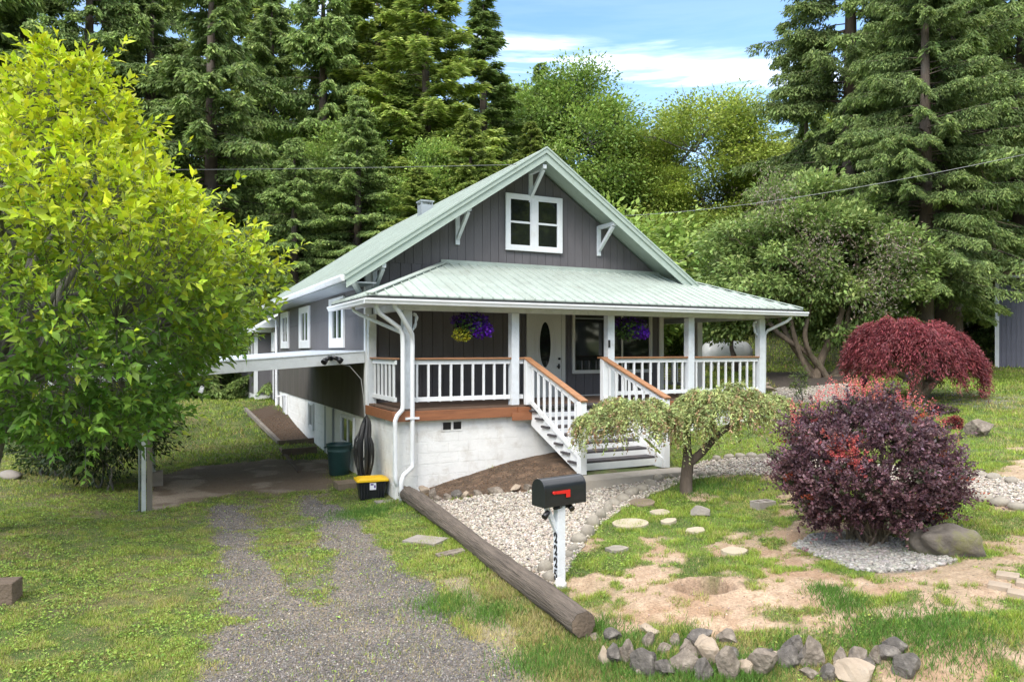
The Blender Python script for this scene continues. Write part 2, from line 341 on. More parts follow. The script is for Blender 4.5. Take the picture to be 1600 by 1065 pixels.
R_dirt = PP((1000,838),(1045,850),(1070,900),(1130,888),(1180,895),(1195,870),(1250,850),(1300,885),(1360,905),(1440,895),(1480,935),(1450,965),(1360,990),(1330,1000),(1200,1000),(1080,992),(1020,965),(985,930),(975,900),(1000,870))
R_dirt2 = PP((1440,990),(1500,1000),(1600,985),(1700,1010),(1700,1120),(1440,1120),(1380,1050))
R_dirt3 = PP((1500,905),(1570,900),(1640,925),(1700,950),(1700,985),(1600,950),(1520,935))
R_bp = PP((1245,852),(1270,838),(1340,832),(1440,850),(1490,875),(1450,890),(1390,895),(1320,885))
R_lilac = PP((1185,575),(1215,565),(1300,575),(1340,590),(1330,604),(1250,604),(1195,612))
R_lg = PP((1195,622),(1215,607),(1330,600),(1345,612),(1330,626),(1230,630))
R_rg = PP((1400,618),(1500,612),(1600,622),(1620,640),(1500,640),(1430,636))
R_sidewalk = PP((1100,735),(1130,720),(1180,700),(1240,690))
X_, Y_ = GX.ravel(), GY.ravel()
near = (np.abs(X_ - 1) < 14) & (Y_ > 4) & (Y_ < 30)
def field(poly, nz=.12, ns=2.2, seed=0):
    f = np.full(X_.shape, -9.); xs, ys = X_[near], Y_[near]
    f[near] = polydist(xs, ys, poly) + (fbm(xs + seed, ys - seed, ns, 5) - .5) * nz * 2
    return f
nA = fbm(X_, Y_, .45, 5); nB = fbm(X_ + 31, Y_ - 12, 1.7, 5); nC = fbm(X_ - 9, Y_ + 77, 6, 4); nD = fbm(X_ + 3, Y_ + 7, 14, 2)
col = np.zeros((len(X_), 3)); grass = np.ones(len(X_)); kind = np.zeros(len(X_), int)
def mixc(c, k): 
    global col
    col = col * (1 - k[:, None]) + np.asarray(c) * k[:, None]
# turf under the blades: green-brown thatch
col[:] = (.090, .115, .034)
mixc((.15, .155, .052), sst(.45, .62, nB)); mixc((.06, .095, .02), sst(.52, .7, nA))
mixc((.12, .085, .055), sst(.60, .70, nC) * .55)
# rougher brownish lawn towards the left
lf = sst(-2.5, -5.0, X_) * (Y_ < 16); mixc((.13, .10, .06), lf * sst(.42, .62, nB) * .55); grass *= 1 - .35 * lf * sst(.45, .62, nB)
# wood floor on the hill behind
hill = sst(31, 38, Y_ + .15 * np.abs(X_)) ; mixc((.065, .07, .028), hill * (Y_ > 20)); grass *= 1 - .8 * hill * (np.hypot(X_ - 14, Y_ - 40) > 16)
f = field(R_drive, .35, 1.6)
k = sst(-.12, .2, f); grv = k * sst(.36, .56, nB * .6 + nC * .4 - .02); 
fc = field(R_core, .5, 1.3, 5); fl = field(R_ltrk, .3, 2, 9); fr = field(R_rtrk, .3, 2, 13); fs = field(R_strip, .3, 1.8, 21)
core = np.maximum.reduce([sst(-.3, .35, fc), sst(-.35, .3, fl) * .82, sst(-.4, .3, fr) * .95])
grv = k * np.clip(core * 1.15 + (nC - .5) * 1.2 * (1 - core) + (nB - .5) * .9, 0, 1) * (1 - .55 * sst(-.05, .3, fs))
tan_ = k * sst(.5, .62, nC) * (1 - grv)
mixc((.20, .165, .095), tan_ * .8); mixc((.105, .085, .062), k * sst(.46, .62, nA * .5 + nC * .5) * (1 - grv) * .7)
gcol = np.array((.120, .104, .088)) * (1 + (nB[:, None] - .5) * .8) * (1 + (nD[:, None] - .5) * .7)
gcol = gcol + np.array((.13, .095, .055)) * sst(.5, .68, nA + (nB - .5) * .3)[:, None] * .6
gk = sst(.22, .75, grv); col = col * (1 - gk[:, None]) + gcol * gk[:, None]; grass *= (1 - sst(.12, .85, grv) * .93) * (1 - .45 * k * sst(.38, .6, nB * .4 + nC * .6)); kind[grv > .5] = 1
f = field(R_strip2, .15, 3, 4); k = sst(-.1, .1, f); mixc((.27, .215, .145), k * .8); grass *= 1 - .85 * k
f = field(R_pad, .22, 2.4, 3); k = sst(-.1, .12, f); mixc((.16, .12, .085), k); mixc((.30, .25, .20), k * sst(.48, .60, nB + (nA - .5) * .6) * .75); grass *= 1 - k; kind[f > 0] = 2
f = field(R_lside, .04, 3, 3); k = sst(-.05, .05, f); mixc((.075, .048, .03), k); grass *= 1 - k; kind[f > 0] = 4
dk = np.zeros(len(X_))
for P_, nz_, ns_ in ((R_dirt, .42, 2.3), (R_dirt2, .5, 2), (R_dirt3, .25, 2.4)):
    f = field(P_, nz_, ns_, 6); dk = np.maximum(dk, sst(-.1, .14, f))
dk *= 1 - .9 * sst(.60, .66, fbm(X_ + 11, Y_ + 4, 2.6, 4))
gx0 = (X_ > .2) & (Y_ < 13) & (Y_ > 6.8)
dk = np.maximum(dk, .85 * gx0 * sst(.575, .64, fbm(X_ + 71, Y_ - 9, 1.35, 4)))
mixc((.37, .265, .18), dk); mixc((.30, .19, .115), dk * sst(.5, .66, nB) * .8); mixc((.49, .37, .255), dk * sst(.52, .7, nC) * .6); mixc((.24, .155, .09), dk * sst(.60,.7, nD) * .5)
dk = np.clip(dk + (nC - .5) * 1.5 * (dk > .02) * (dk < .98) + (nD - .5) * .4 * (dk > .02) * (dk < .98), 0, 1)
sprout = .55 * sst(.60, .68, fbm(X_ * 1.0 + 13, Y_ + 41, 7, 3)) * (dk > .5)
grass *= 1 - sst(.25, .6, dk); grass = np.maximum(grass, sprout); kind[dk > .5] = 3
if HOLE[1]:
    hh = np.exp(-(((X_ - HOLE[0]) / .3) ** 2 + ((Y_ - HOLE[1]) / .22) ** 2)); mixc((.20, .125, .08), np.clip(hh * 1.3, 0, 1)); grass *= 1 - np.clip(hh * 2.2, 0, 1)
f = field(R_mulch, .05, 4, 8); k = sst(-.04, .04, f); mixc((.095, .060, .036), k); mixc((.19, .12, .075), k * sst(.5, .62, nC) * .7); mixc((.06, .04, .026), k * sst(.5, .64, nD) * .6); grass *= 1 - k; kind[f > 0] = 4
f = field(R_lilac, .5, 1.2, 8); k = sst(-.3, .3, f); mixc((.075, .06, .048), k); grass *= 1 - k; kind[f > 0] = 4
fp = np.maximum.reduce([field(R_path, .05, 4, 2), field(R_lg, .2, 2, 2)]); k = sst(-.03, .03, fp); mixc((.30, .265, .215), k); grass *= 1 - k; kind[fp > 0] = 5
f = field(R_rg, .4, 1.4, 2); k = sst(-.2, .3, f); mixc((.22, .20, .18), k * sst(.45, .6, nC)); grass *= 1 - .6 * k
fb = field(R_bp, .08, 3, 2); k = sst(-.03, .03, fb); mixc((.17, .15, .125), k); grass *= 1 - k; kind[fb > 0] = 6
inner = kind.reshape(GX.shape)
nxg, nyg = GX.shape
idx = np.arange(nxg * nyg).reshape(nxg, nyg)
Fq = np.stack([idx[:-1, :-1], idx[1:, :-1], idx[1:, 1:], idx[:-1, 1:]], -1).reshape(-1, 4)
fk = inner[:-1, :-1].ravel()
allV = np.stack([X_, Y_, GZ.ravel()], 1)
for kk, nm in ((0, 'lawn'), (1, 'driveway'), (2, 'carport_floor'), (3, 'bare_soil'), (4, 'flower_bed'), (5, 'gravel_path'), (6, 'stone_bed')):
    Fk = Fq[fk == kk]
    if not len(Fk): continue
    used = np.unique(Fk); remap = np.zeros(len(X_), int); remap[used] = np.arange(len(used))
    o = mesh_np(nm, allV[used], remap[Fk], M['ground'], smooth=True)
    a = o.data.attributes.new('Col', 'FLOAT_COLOR', 'POINT'); c = np.ones((len(used), 4), np.float32); c[:, :3] = np.clip(col[used], 0, 1); a.data.foreach_set('color', c.ravel())
    struct(o)
def gidx(x, y):
    i = np.clip(np.searchsorted(gx, x) - 1, 0, nxg - 2); j = np.clip(np.searchsorted(gy, y) - 1, 0, nyg - 2); return i, j
def sampleg(arr, x, y):
    i, j = gidx(x, y); A = arr.reshape(nxg, nyg)
    fx = (x - gx[i]) / (gx[i+1] - gx[i]); fy = (y - gy[j]) / (gy[j+1] - gy[j])
    return (A[i,j]*(1-fx)*(1-fy) + A[i+1,j]*fx*(1-fy) + A[i,j+1]*(1-fx)*fy + A[i+1,j+1]*fx*fy)
GZr = GZ.ravel()
# ------------------------------------------------------------------ grass blades (uncountable)
def house_mask(x, y):
    dx, dy = x - HO[0], y - HO[1]; u = dx * UX + dy * UY; v = -dx * UY + dy * UX
    return ((u > -.02) & (u < 9.5) & (v > .05) & (v < 2.0)) | ((u > 0) & (u < 9.6) & (v > 1.9) & (v < 8.2)) | ((u > 0) & (u < 8) & (v > 1.9) & (v < 14)) | ((u > 2.7) & (u < 4.75) & (v > -2.4) & (v < .2))
HO = (-2.185, 13.5); _q = math.hypot(.896, .445); UX, UY = .896 / _q, .445 / _q
def scatter(n, x0, x1, y0, y1):
    x = rng.uniform(x0, x1, n); y = np.sqrt(rng.uniform(y0**2, y1**2, n)) if False else rng.uniform(y0, y1, n)
    k = (np.abs(x) < y * .86 + 1.0); return x[k], y[k]
def grass_zone(n, y0, y1, hb, wb, thr=.0):
    hw = y1 * .80 + .8; x, y = scatter(n, -hw, hw, y0, y1)
    g = sampleg(grass, x, y) ; keep = (rng.random(len(x)) < g) & ~house_mask(x, y); x = x[keep]; y = y[keep]
    z = sampleg(GZr, x, y); N = len(x)
    pa = fbm(x, y, 1.3, 4); pb = fbm(x + 40, y - 8, 5, 3)
    L_ = np.abs(x + 3.8) 
    leftl = sst(-1.0, -3.5, x) * (y < 17)
    h = hb * rng.uniform(.45, 1.25, N) * (.65 + .9 * sst(.4, .65, pb)) * (1 - .35 * leftl)
    ang = rng.uniform(0, 2*math.pi, N); lean = rng.uniform(.15, .95, N)
    D = np.stack([np.cos(ang) * lean, np.sin(ang) * lean, np.ones(N)], 1); D = nrm(D)
    S = np.stack([-np.sin(ang + rng.normal(size=N)*.6), np.cos(ang), np.zeros(N)], 1); S = nrm(S)
    P = np.stack([x, y, z - .004], 1); wv = wb * rng.uniform(.7, 1.4, N)
    tip = P + D * h[:, None] + np.stack([np.cos(ang), np.sin(ang), np.zeros(N)], 1) * (h * .35 * lean)[:, None]
    V = np.stack([P - S * wv[:, None] / 2, P + S * wv[:, None] / 2, tip], 1)
    green = np.array((.185, .29, .044)); dark = np.array((.115, .195, .034)); yel = np.array((.36, .32, .12)); lime = np.array((.33, .41, .062))
    c = np.where((pa > .52)[:, None], green, dark + (green - dark) * sst(.38, .52, pa)[:, None])
    t = sst(.48, .64, pb)[:, None]; c = c * (1 - t * .65) + lime * t * .65
    dry = (rng.random(N) < (.42 * sst(8.4, 7.2, y) * sst(-1.2, -.2, x) * sst(3.6, 2.6, x) + .3 * sst(.55, .2, np.abs(x + .55 + (y - 8.5) * .43)) * (y < 12) + .12 + .45 * (1 - np.clip(sampleg(grass, x, y), 0, 1)) + .16 * leftl + .35 * sst(.55, .68, fbm(x - 20, y, 1.1, 4))))[:, None]
    c = np.where(dry, yel, c); c = cvar(c, N, .22, .06)
    return V, c
Vs = []; Cs = []
for a in ((620000, 5.7, 8.5, .042, .0065), (560000, 8.5, 12, .046, .008), (420000, 12, 18, .052, .012), (260000, 18, 28, .07, .022), (170000, 28, 52, .10, .045)):
    V, c = grass_zone(*a); Vs.append(V); Cs.append(c)
V = np.concatenate(Vs); c = np.concatenate(Cs)
o = mesh_np('grass', V.reshape(-1, 3), np.arange(len(V) * 3).reshape(-1, 3), M['blade'], c); tag(o, 'short patchy green and yellow grass over the lawns and drive edges', 'grass'); o['kind'] = 'stuff'
# broad little weeds (clover, dandelion leaves) near the camera
x, y = scatter(260000, -8, 8, 5.7, 15); g = sampleg(grass, x, y); k = (rng.random(len(x)) < g * np.maximum(sst(.5, .62, fbm(x + 5, y + 5, 1.2, 4)) * .5, sst(.46, .6, fbm(x + 25, y + 5, 3.2, 4)) * sst(-.5, -2, x))) & ~house_mask(x, y); x = x[k]; y = y[k]; z = sampleg(GZr, x, y)
n = len(x); a = rng.uniform(0, 6.28, n); D = np.stack([np.cos(a), np.sin(a), rng.uniform(.05, .7, n)], 1)
o = leaves('weeds', np.stack([x, y, z + rng.uniform(0.005, .03, n)], 1), D, rng.uniform(.010, .022, n), rng.uniform(.018, .045, n), cvar((.24, .34, .065), n, .3), M['blade']); tag(o, 'low broad leaved weeds mixed through the grass', 'weeds'); o['kind'] = 'stuff'
# ------------------------------------------------------------------ loose stones (uncountable)
def pebbles(name, pts, size, cols, m, flat=.6):
    t = (1 + 5 ** .5) / 2
    ico = np.array([(-1,t,0),(1,t,0),(-1,-t,0),(1,-t,0),(0,-1,t),(0,1,t),(0,-1,-t),(0,1,-t),(t,0,-1),(t,0,1),(-t,0,-1),(-t,0,1)]) / 1.9
    fc = np.array([(0,11,5),(0,5,1),(0,1,7),(0,7,10),(0,10,11),(1,5,9),(5,11,4),(11,10,2),(10,7,6),(7,1,8),(3,9,4),(3,4,2),(3,2,6),(3,6,8),(3,8,9),(4,9,5),(2,4,11),(6,2,10),(8,6,7),(9,8,1)])
    n = len(pts); v = ico[None] * (1 + rng.normal(size=(n, 12, 1)) * .13); v = v * (size[:, None, None] / 2) * np.stack([rng.uniform(.8, 1.4, n), rng.uniform(.6, 1, n), rng.uniform(flat * .7, flat * 1.2, n)], 1)[:, None]
    a = rng.uniform(0, 6.28, n); ca, sa = np.cos(a)[:, None], np.sin(a)[:, None]; tl = rng.normal(size=(n, 1)) * .35; ct, st = np.cos(tl), np.sin(tl)
    x = v[..., 0] * ct - v[..., 2] * st; z = v[..., 0] * st + v[..., 2] * ct; y = v[..., 1]
    V = np.stack([x * ca - y * sa, x * sa + y * ca, z], -1) + pts[:, None]
    F = (fc[None] + (np.arange(n) * 12)[:, None, None]).reshape(-1, 3)
    return mesh_np(name, V.reshape(-1, 3), F, m, np.repeat(cols, 20, 0), smooth=True)
def inregion(fld, n, x0, x1, y0, y1, thr=0):
    x = rng.uniform(x0, x1, n); y = rng.uniform(y0, y1, n); k = (sampleg(fld, x, y) > thr) & (np.abs(x) < y * .74 + .4) & ~house_mask(x, y); return x[k], y[k]
x, y = inregion(fp, 150000, -2.5, 9.5, 8, 15.5, -.03); z = sampleg(GZr, x, y); n = len(x); s = rng.uniform(.028, .058, n)
pal = np.array([(.42,.37,.31),(.34,.30,.25),(.52,.475,.41),(.26,.225,.185),(.37,.30,.23),(.22,.20,.18)]); c = cvar(pal[rng.choice(6, n, p=[.28,.22,.2,.12,.1,.08])], n, .12, .03)
o = pebbles('path_pebbles', np.stack([x, y, z + rng.uniform(.002, .022, n)], 1), s, c, M['pebble']); tag(o, 'pale beige washed pebbles filling the garden path', 'pebbles'); o['kind'] = 'stuff'
x, y = inregion(fp, 45000, -1, 16, 15.5, 24, -.03); z = sampleg(GZr, x, y); n = len(x)
o = pebbles('far_path_pebbles', np.stack([x, y, z + .01], 1), rng.uniform(.04, .08, n), cvar((.40,.36,.31), n, .2, .03), M['pebble']); tag(o, 'grey gravel patch beyond the right end of the porch', 'gravel'); o['kind'] = 'stuff'
x, y = inregion(fb, 32000, 2, 7, 8, 10, -.02); z = sampleg(GZr, x, y); n = len(x)
o = pebbles('bed_pebbles', np.stack([x, y, z + rng.uniform(.0, .03, n)], 1), rng.uniform(.045, .075, n), cvar((.31,.29,.26), n, .2, .03), M['pebble']); tag(o, 'grey stones laid around the foot of the purple bush', 'pebbles'); o['kind'] = 'stuff'
n = 260000; x = rng.uniform(-6, 2.2, n); y = rng.uniform(5.7, 14.5, n); gg = sampleg(grv, x, y); k = (rng.random(n) < gg * 1.0) & (np.abs(x) < y * .74 + .4) & ~house_mask(x, y); x = x[k]; y = y[k]; z = sampleg(GZr, x, y); n = len(x)
pal = np.array([(.145,.132,.122),(.10,.092,.088),(.21,.19,.17),(.20,.16,.12),(.36,.33,.29)]); c = cvar(pal[rng.choice(5, n, p=[.36,.26,.2,.15,.03])], n, .25, .03)
o = pebbles('driveway_gravel', np.stack([x, y, z + .002], 1), rng.uniform(.008, .026, n) ** 1, c, M['pebble'], .75); tag(o, 'loose dark crushed gravel worn thin along the driveway', 'gravel'); o['kind'] = 'stuff'
n = 9000; x = rng.uniform(-.5, 7.5, n); y = rng.uniform(6.5, 13, n); k = (rng.random(n) < sampleg(dk, x, y) * .55); x = x[k]; y = y[k]; z = sampleg(GZr, x, y); n = len(x)
o = pebbles('soil_stones', np.stack([x, y, z + .001], 1), rng.uniform(.006, .026, n), cvar((.36,.28,.21), n, .3, .05), M['pebble']); tag(o, 'small loose stones and clods on the bare tan soil', 'stones'); o['kind'] = 'stuff'
# bark chips and crumbs in the beds and on the bare soil
n = 260000; x = rng.uniform(-8, 7.5, n); y = rng.uniform(6.5, 25, n); kx = sampleg((kind == 4).astype(float), x, y); kd = sampleg(dk, x, y) * .16
k = (rng.random(n) < np.maximum(kx, kd)) & (np.abs(x) < y * .74) & ~house_mask(x, y); x = x[k]; y = y[k]; z = sampleg(GZr, x, y); n = len(x); bed = sampleg((kind == 4).astype(float), x, y) > .5
c = np.where(bed[:, None], cvar((.15,.095,.058), n, .5, .06), cvar((.36,.24,.15), n, .35, .05)); a = rng.uniform(0, 6.28, n)
o = leaves('soil_litter', np.stack([x, y, z + .004], 1), np.stack([np.cos(a), np.sin(a), rng.normal(size=n) * .35], 1), rng.uniform(.006, .016, n), rng.uniform(.015, .06, n) * np.where(bed, 1, .55), c, M['blade']); tag(o, 'brown bark chips and crumbs scattered on the bare earth', 'mulch'); o['kind'] = 'stuff'
# ================================================================== HOUSE  (local axes: x along the front, y into the depth)
HANG = math.atan2(UY, UX)
def HW(u, v, z): return Vector((HO[0] + u*UX - v*UY, HO[1] + u*UY + v*UX, z))
def H2L(p): dx, dy = p[0]-HO[0], p[1]-HO[1]; return dx*UX + dy*UY, -dx*UY + dy*UX
house = thing('house', 'charcoal sided two storey farmhouse with mint green metal roof and white railed wraparound porch', 'house', (HO[0], HO[1], 0), HANG)
DK = 1.70; W0, W1, WF, WB = 0.0, 7.68, 1.92, 13.52; GC = 3.86; APZ = 7.30; SL = .672
def roofz(u): return APZ - SL * abs(u - GC)
PV = -.40; PEZ = 3.80; PS = .395; PL = -.58; PR = 10.12
# foundation: painted blocks
def wallz(x, y): return tz(*HW(x, y, 0)[:2])
mb = MB(); mb.box(.06, 9.42, .10, 8.0, -.4, 1.47); mb.box(.02, W1, WF + .02, WB, -.4, 1.50)
fo = mb.build('foundation', M['block'], house)
# mortar joints as shallow raised block faces
mb = MB(); rows = [(-.2 + .208 * i) for i in range(9)]
random.seed(3)
for i, z0 in enumerate(rows):
    z1 = min(z0 + .2045, 1.467)
    if z1 - z0 < .05: continue
    u = .062 - (.21 if i % 2 else 0)
    while u < 9.4:
        a = max(u, .062); b = min(u + .4165, 9.41)
        if b - a > .05 and not (1.0 < (a+b)/2 < 1.32 and z0 > 1.2): mb.box(a, b, .092 - random.random()*.003, .101, z0, z1)
        u += .42
    v = .10 + (.21 if i % 2 else 0)
    while v < WB - .05:
        a = v; b = min(v + .4165, WB - .02)
        mb.box(.052 if v < 1.9 else .012, .07 if v < 1.9 else .03, a, b, z0, z1); v += .42
mb.build('block_courses', M['block'], fo, .004)
# screened vents in the foundation
for u0 in (.98, 7.06):
    mb = MB()
    mb.box(u0 - .03, u0 + .43, .078, .09, 1.235, 1.25); mb.box(u0 - .03, u0 + .43, .078, .09, 1.43, 1.445)
    for a in (u0 - .03, u0 + .185, u0 + .415): mb.box(a, a + .015 if a != u0 + .185 else a + .03, .078, .09, 1.25, 1.43)
    vf = mb.build('vent', M['block'], house)
    mb = MB(); mb.box(u0 + .02, u0 + .18, .084, .0905, 1.27, 1.41); mb.box(u0 + .235, u0 + .395, .084, .0905, 1.27, 1.41); mb.build('vent_opening', M['black'], vf)
# walls: core plus vertical boards with real grooves
mb = MB(); mb.prism([(W0+.03, WF+.03, 1.4), (W1-.03, WF+.03, 1.4), (W1-.03, WF+.03, roofz(W1-.03)-.12), (GC, WF+.03, APZ-.12), (W0+.03, WF+.03, roofz(W0+.03)-.12)], (0, WB-WF-.06, 0))
core = mb.build('wall', M['groove'], house)
def boards_front(mb, u0, u1, step, zlo, zhi, y, gap=.009, t=.025):
    u = u0
    while u < u1 - .02:
        a = u + gap/2; b = min(u + step, u1) - gap/2
        za = zhi(a); zb = zhi(b); y0 = y - random.random() * .002
        ps = [(a, y0, zlo), (b, y0, zlo), (b, y0, zb)] + ([(GC, y0, zhi(GC))] if a < GC < b else []) + [(a, y0, za)]
        mb.prism(ps, (0, t, 0)); u += step
mb = MB(); boards_front(mb, W0, W1, .243, DK, lambda u: 4.66 if 1.7 < u else min(4.66, roofz(u) - .13), WF - .005, .011); mb.build('siding', M['siding'], core)
mb = MB(); boards_front(mb, W0+.002, W1, .203, 4.665, lambda u: max(4.67, roofz(u) - .13), WF - .009, .008); mb.build('gable_siding', M['siding'], core)
def boards_side(mb, x, v0, v1, step, z0, z1, t=-.02, gap=.006):
    v = v0
    while v < v1 - .02: mb.box(x + t - random.random()*.0015, x + .03, v + gap/2, min(v + step, v1) - gap/2, z0, z1); v += step
mb = MB(); boards_side(mb, W0, WF + .02, WB, .102, 2.72, 3.55); mb.build('side_siding', M['sidelav'], core)
mb = MB(); boards_side(mb, W0, WF + .02, WB, .102, 3.556, 4.60); mb.build('upper_side_siding', M['sidelav'], core)
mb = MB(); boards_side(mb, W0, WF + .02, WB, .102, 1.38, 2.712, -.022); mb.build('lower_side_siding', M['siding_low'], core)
mb = MB(); v = WF + .02
while v < 8.2: mb.box(W1 - .03, W1 + .02, v + .005, v + .195, DK, 4.6); v += .2
mb.build('right_side_siding', M['siding'], core)
mb = MB(); mb.box(W0 - .035, W0 + .10, WF - .03, WF + .012, 1.66, roofz(0) - .14); mb.box(W0 - .035, W0 - .012, WF + .012, WF + .10, 1.38, roofz(0) - .14); mb.build('corner_board', M['white'], house)
mb = MB(); mb.box(W1 - .10, W1 + .035, WF - .03, WF + .012, DK, 4.5); mb.box(W1 + .012, W1 + .035, WF + .012, WF + .12, DK, 4.5); mb.build('corner_board', M['cream'], house)
mb = MB(); mb.box(W0 - .03, W0 + .03, WB - .02, WB + .08, 1.38, 4.5); mb.build('corner_board', M['white'], house)
# main roof
RF, RB = 1.15, 14.2; EL, ER = -.63, 8.30
rf = MB()
for s, ue in ((-1, EL), (1, ER)):
    ze = roofz(ue); t = .03
    rf.prism([(GC, RF, APZ), (ue, RF, ze), (ue, RF, ze - t), (GC, RF, APZ - t)], (0, RB - RF, 0))
    v = RF + .12
    while v < RB: rf.prism([(GC, v-.018, APZ-.004), (ue, v-.018, ze-.004), (ue, v+.018, ze-.004), (GC, v+.018, APZ-.004)], (s*.010, 0, .022)); v += .228
rf.prism([(GC-.16, RF-.03, APZ-.08), (GC, RF-.03, APZ+.03), (GC+.16, RF-.03, APZ-.08)], (0, RB-RF+.06, 0))
roof = rf.build('roof', M['mint'], house)
mb = MB()     # barge boards: outer metal edge, inner board, and the soffit boards
for s, ue in ((-1, EL - .02), (1, ER)):
    ze = roofz(ue)
    mb.prism([(GC, RF-.035, APZ+.035), (ue, RF-.035, ze+.035), (ue, RF-.035, ze-.10), (GC, RF-.035, APZ-.10)], (0, .033, 0))
    mb.prism([(GC, RF-.055, APZ+.04), (ue, RF-.055, ze+.04), (ue, RF-.055, ze-.0), (GC, RF-.055, APZ-.0)], (0, .10, 0))
mb.build('rake_trim', M['mintrim'], roof)
mb = MB()
for s, ue in ((-1, EL + .02), (1, ER)):
    ze = roofz(ue)
    mb.prism([(GC, RF, APZ-.101), (ue, RF, ze-.101), (ue, RF, ze-.27), (GC, RF, APZ-.27)], (0, .03, 0))
mb.build('barge_board', M['mintrim'], roof)
mb = MB()
for s, ue in ((-1, EL + .03), (1, ER)):
    ze = roofz(ue); mb.prism([(GC, RF+.03, APZ-.036), (ue, RF+.03, ze-.036), (ue, RF+.03, ze-.06), (GC, RF+.03, APZ-.06)], (0, RB-RF-.1, 0))
mb.build('soffit', M['mintrim'], roof)
mb = MB(); ze = roofz(EL); mb.prism([(EL-.10, RF+.02, ze-.0), (EL-.005, RF+.02, ze-.0), (EL-.005, RF+.02, ze-.12), (EL-.07, RF+.02, ze-.12), (EL-.10, RF+.02, ze-.05)], (0, RB-RF-.04, 0)); mb.build('gutter', M['white'], roof)
mb = MB(); mb.prism([(EL, RF+.04, ze-.125), (0.0, RF+.04, ze-.125), (0.0, RF+.04, ze-.145), (EL, RF+.04, ze-.145)], (0, RB-RF-.1, 0)); mb.build('eave_soffit', M['galv'], roof)
def bracket(u, zt, flip=0, drop=.74):
    y0 = WF - .012; mb = MB(); mb.box(u-.05, u+.05, y0-.045, y0, zt-drop, zt-.02)
    mb.box(u-.045, u+.045, RF+.05, y0-.046, zt-.10, zt-.01); mb.beam((u, RF+.13, zt-.115), (u, y0-.05, zt-drop+.14), .075, .075); mb.build('eave_bracket', M['mintrim'] if flip else M['whitewood'], house, .004)
bracket(GC, APZ - .33); bracket(2.03, roofz(2.03) - .20); bracket(5.74, roofz(5.74) - .20); bracket(.16, roofz(.16) - .25, 0, .62)
mb = MB(); mb.beam((-.50, 1.2, 4.22), (-.02, 1.96, 3.80), .09, .09); mb.box(-.56, -.44, 1.16, 1.26, 4.19, 4.27); mb.build('eave_bracket', M['whitewood'], house, .004)
# porch roof: hipped, ribbed mint metal
pf = MB(); ph = []
ztop = PEZ + PS * (WF - PV)
hl = (PL + (WF - PV), WF, ztop); hr = (PR - (WF - PV), WF, ztop); t = .025
pf.prism([(PL, PV, PEZ), (PR, PV, PEZ), hr, hl], (0, 0, -t))
def rib(a, b, w=.022, h=.030):
    a = Vector(a); b = Vector(b); d = (b - a).normalized(); sd = Vector((-d.y, d.x, 0)).normalized() * w/2
    pf.prism([a - sd*1.5, a + sd*1.5, a + sd*.7 + Vector((0,0,h)), a - sd*.7 + Vector((0,0,h))], b - a)
u = PL + .12
while u < PR - .05:
    vt = min(WF, PV + (u - PL), PV + (PR - u)); rib((u, PV - .02, PEZ - .008), (u, vt - .01, PEZ + PS*(vt - PV) - .004)); u += .229
lz = lambda u: PEZ + PS * (u - PL)
pf.prism([(PL, PV, PEZ), hl, (W0 - .02 - .0, WF, lz(W0-.02)), (W0-.02, 2.62, lz(W0-.02)), (PL, 2.62, PEZ)][0:5], (0, 0, -t)) if False else None
pf.prism([(PL, PV, PEZ), (PL + WF - PV, WF, ztop), (PL, WF, PEZ)], (0, 0, -t)); pf.prism([(PL, WF, PEZ), (W0 - .02, WF, lz(W0 - .02)), (W0 - .02, 2.62, lz(W0 - .02)), (PL, 2.62, PEZ)], (0, 0, -t))
v = PV + .12
while v < 2.6:
    ut = min(PL + (v - PV), W0 - .02) if v > WF else PL + (v - PV); rib((PL - .02, v, PEZ - .008), (ut, v, lz(ut) - .004)); v += .229
rz = lambda u: PEZ + PS * (PR - u)
pf.prism([(PR, PV, PEZ), (PR, 8.2, PEZ), (W1 + .03, 8.2, rz(W1+.03)), (W1 + .03, WF, rz(W1+.03)), hr], (0, 0, -t))
v = PV + .12
while v < 8.2:
    ut = max(PR - (v - PV), W1 + .05); rib((PR + .02, v, PEZ - .008), (ut, v, rz(ut) - .004)); v += .229
porch_roof = pf.build('porch_roof', M['mint'], house)
mb = MB()
for a, b in (((PL, PV, PEZ), hl), ((PR, PV, PEZ), hr)):
    a = Vector(a) + Vector((0,0,.02)); b = Vector(b) + Vector((0,0,.02)); mb.beam(a, b, .16, .022)
mb.box(hl[0]-.1, W1+.02, WF-.045, WF-.012, ztop-.03, ztop+.07); mb.build('hip_cap', M['mint'], porch_roof)
mb = MB(); mb.box(PL, PR, PV-.006, PV+.02, PEZ-.080, PEZ-.026); mb.box(PL-.006, PL+.02, PV+.021, 2.6, PEZ-.080, PEZ-.026); mb.box(PR-.03, PR-.012, PV+.03, 8.1, PEZ-.085, PEZ-.028); mb.build('eave_shadow_strip', M['darkedge'], porch_roof)  # near-black strip painting in the shade of the gap above the gutter
def gutter(mb, a, b, out):
    a = Vector(a); b = Vector(b); o = Vector(out)
    prof = [(0,.0),(.105,.0),(.105,-.03),(.085,-.06),(.075,-.095),(0,-.10)]
    mb.prism([a + o*x + Vector((0,0,z)) for x, z in prof], b - a)
mb = MB(); gz = PEZ - .078
gutter(mb, (PL - .10, PV + .005, gz), (PR + .10, PV + .005, gz), (0,-1,0)); gutter(mb, (PL + .005, PV + .012, gz), (PL + .005, 2.62, gz), (-1,0,0)); gutter(mb, (PR - .005, PV + .012, gz), (PR - .005, 8.2, gz), (1,0,0))
mb.build('gutter', M['white'], porch_roof, .004)
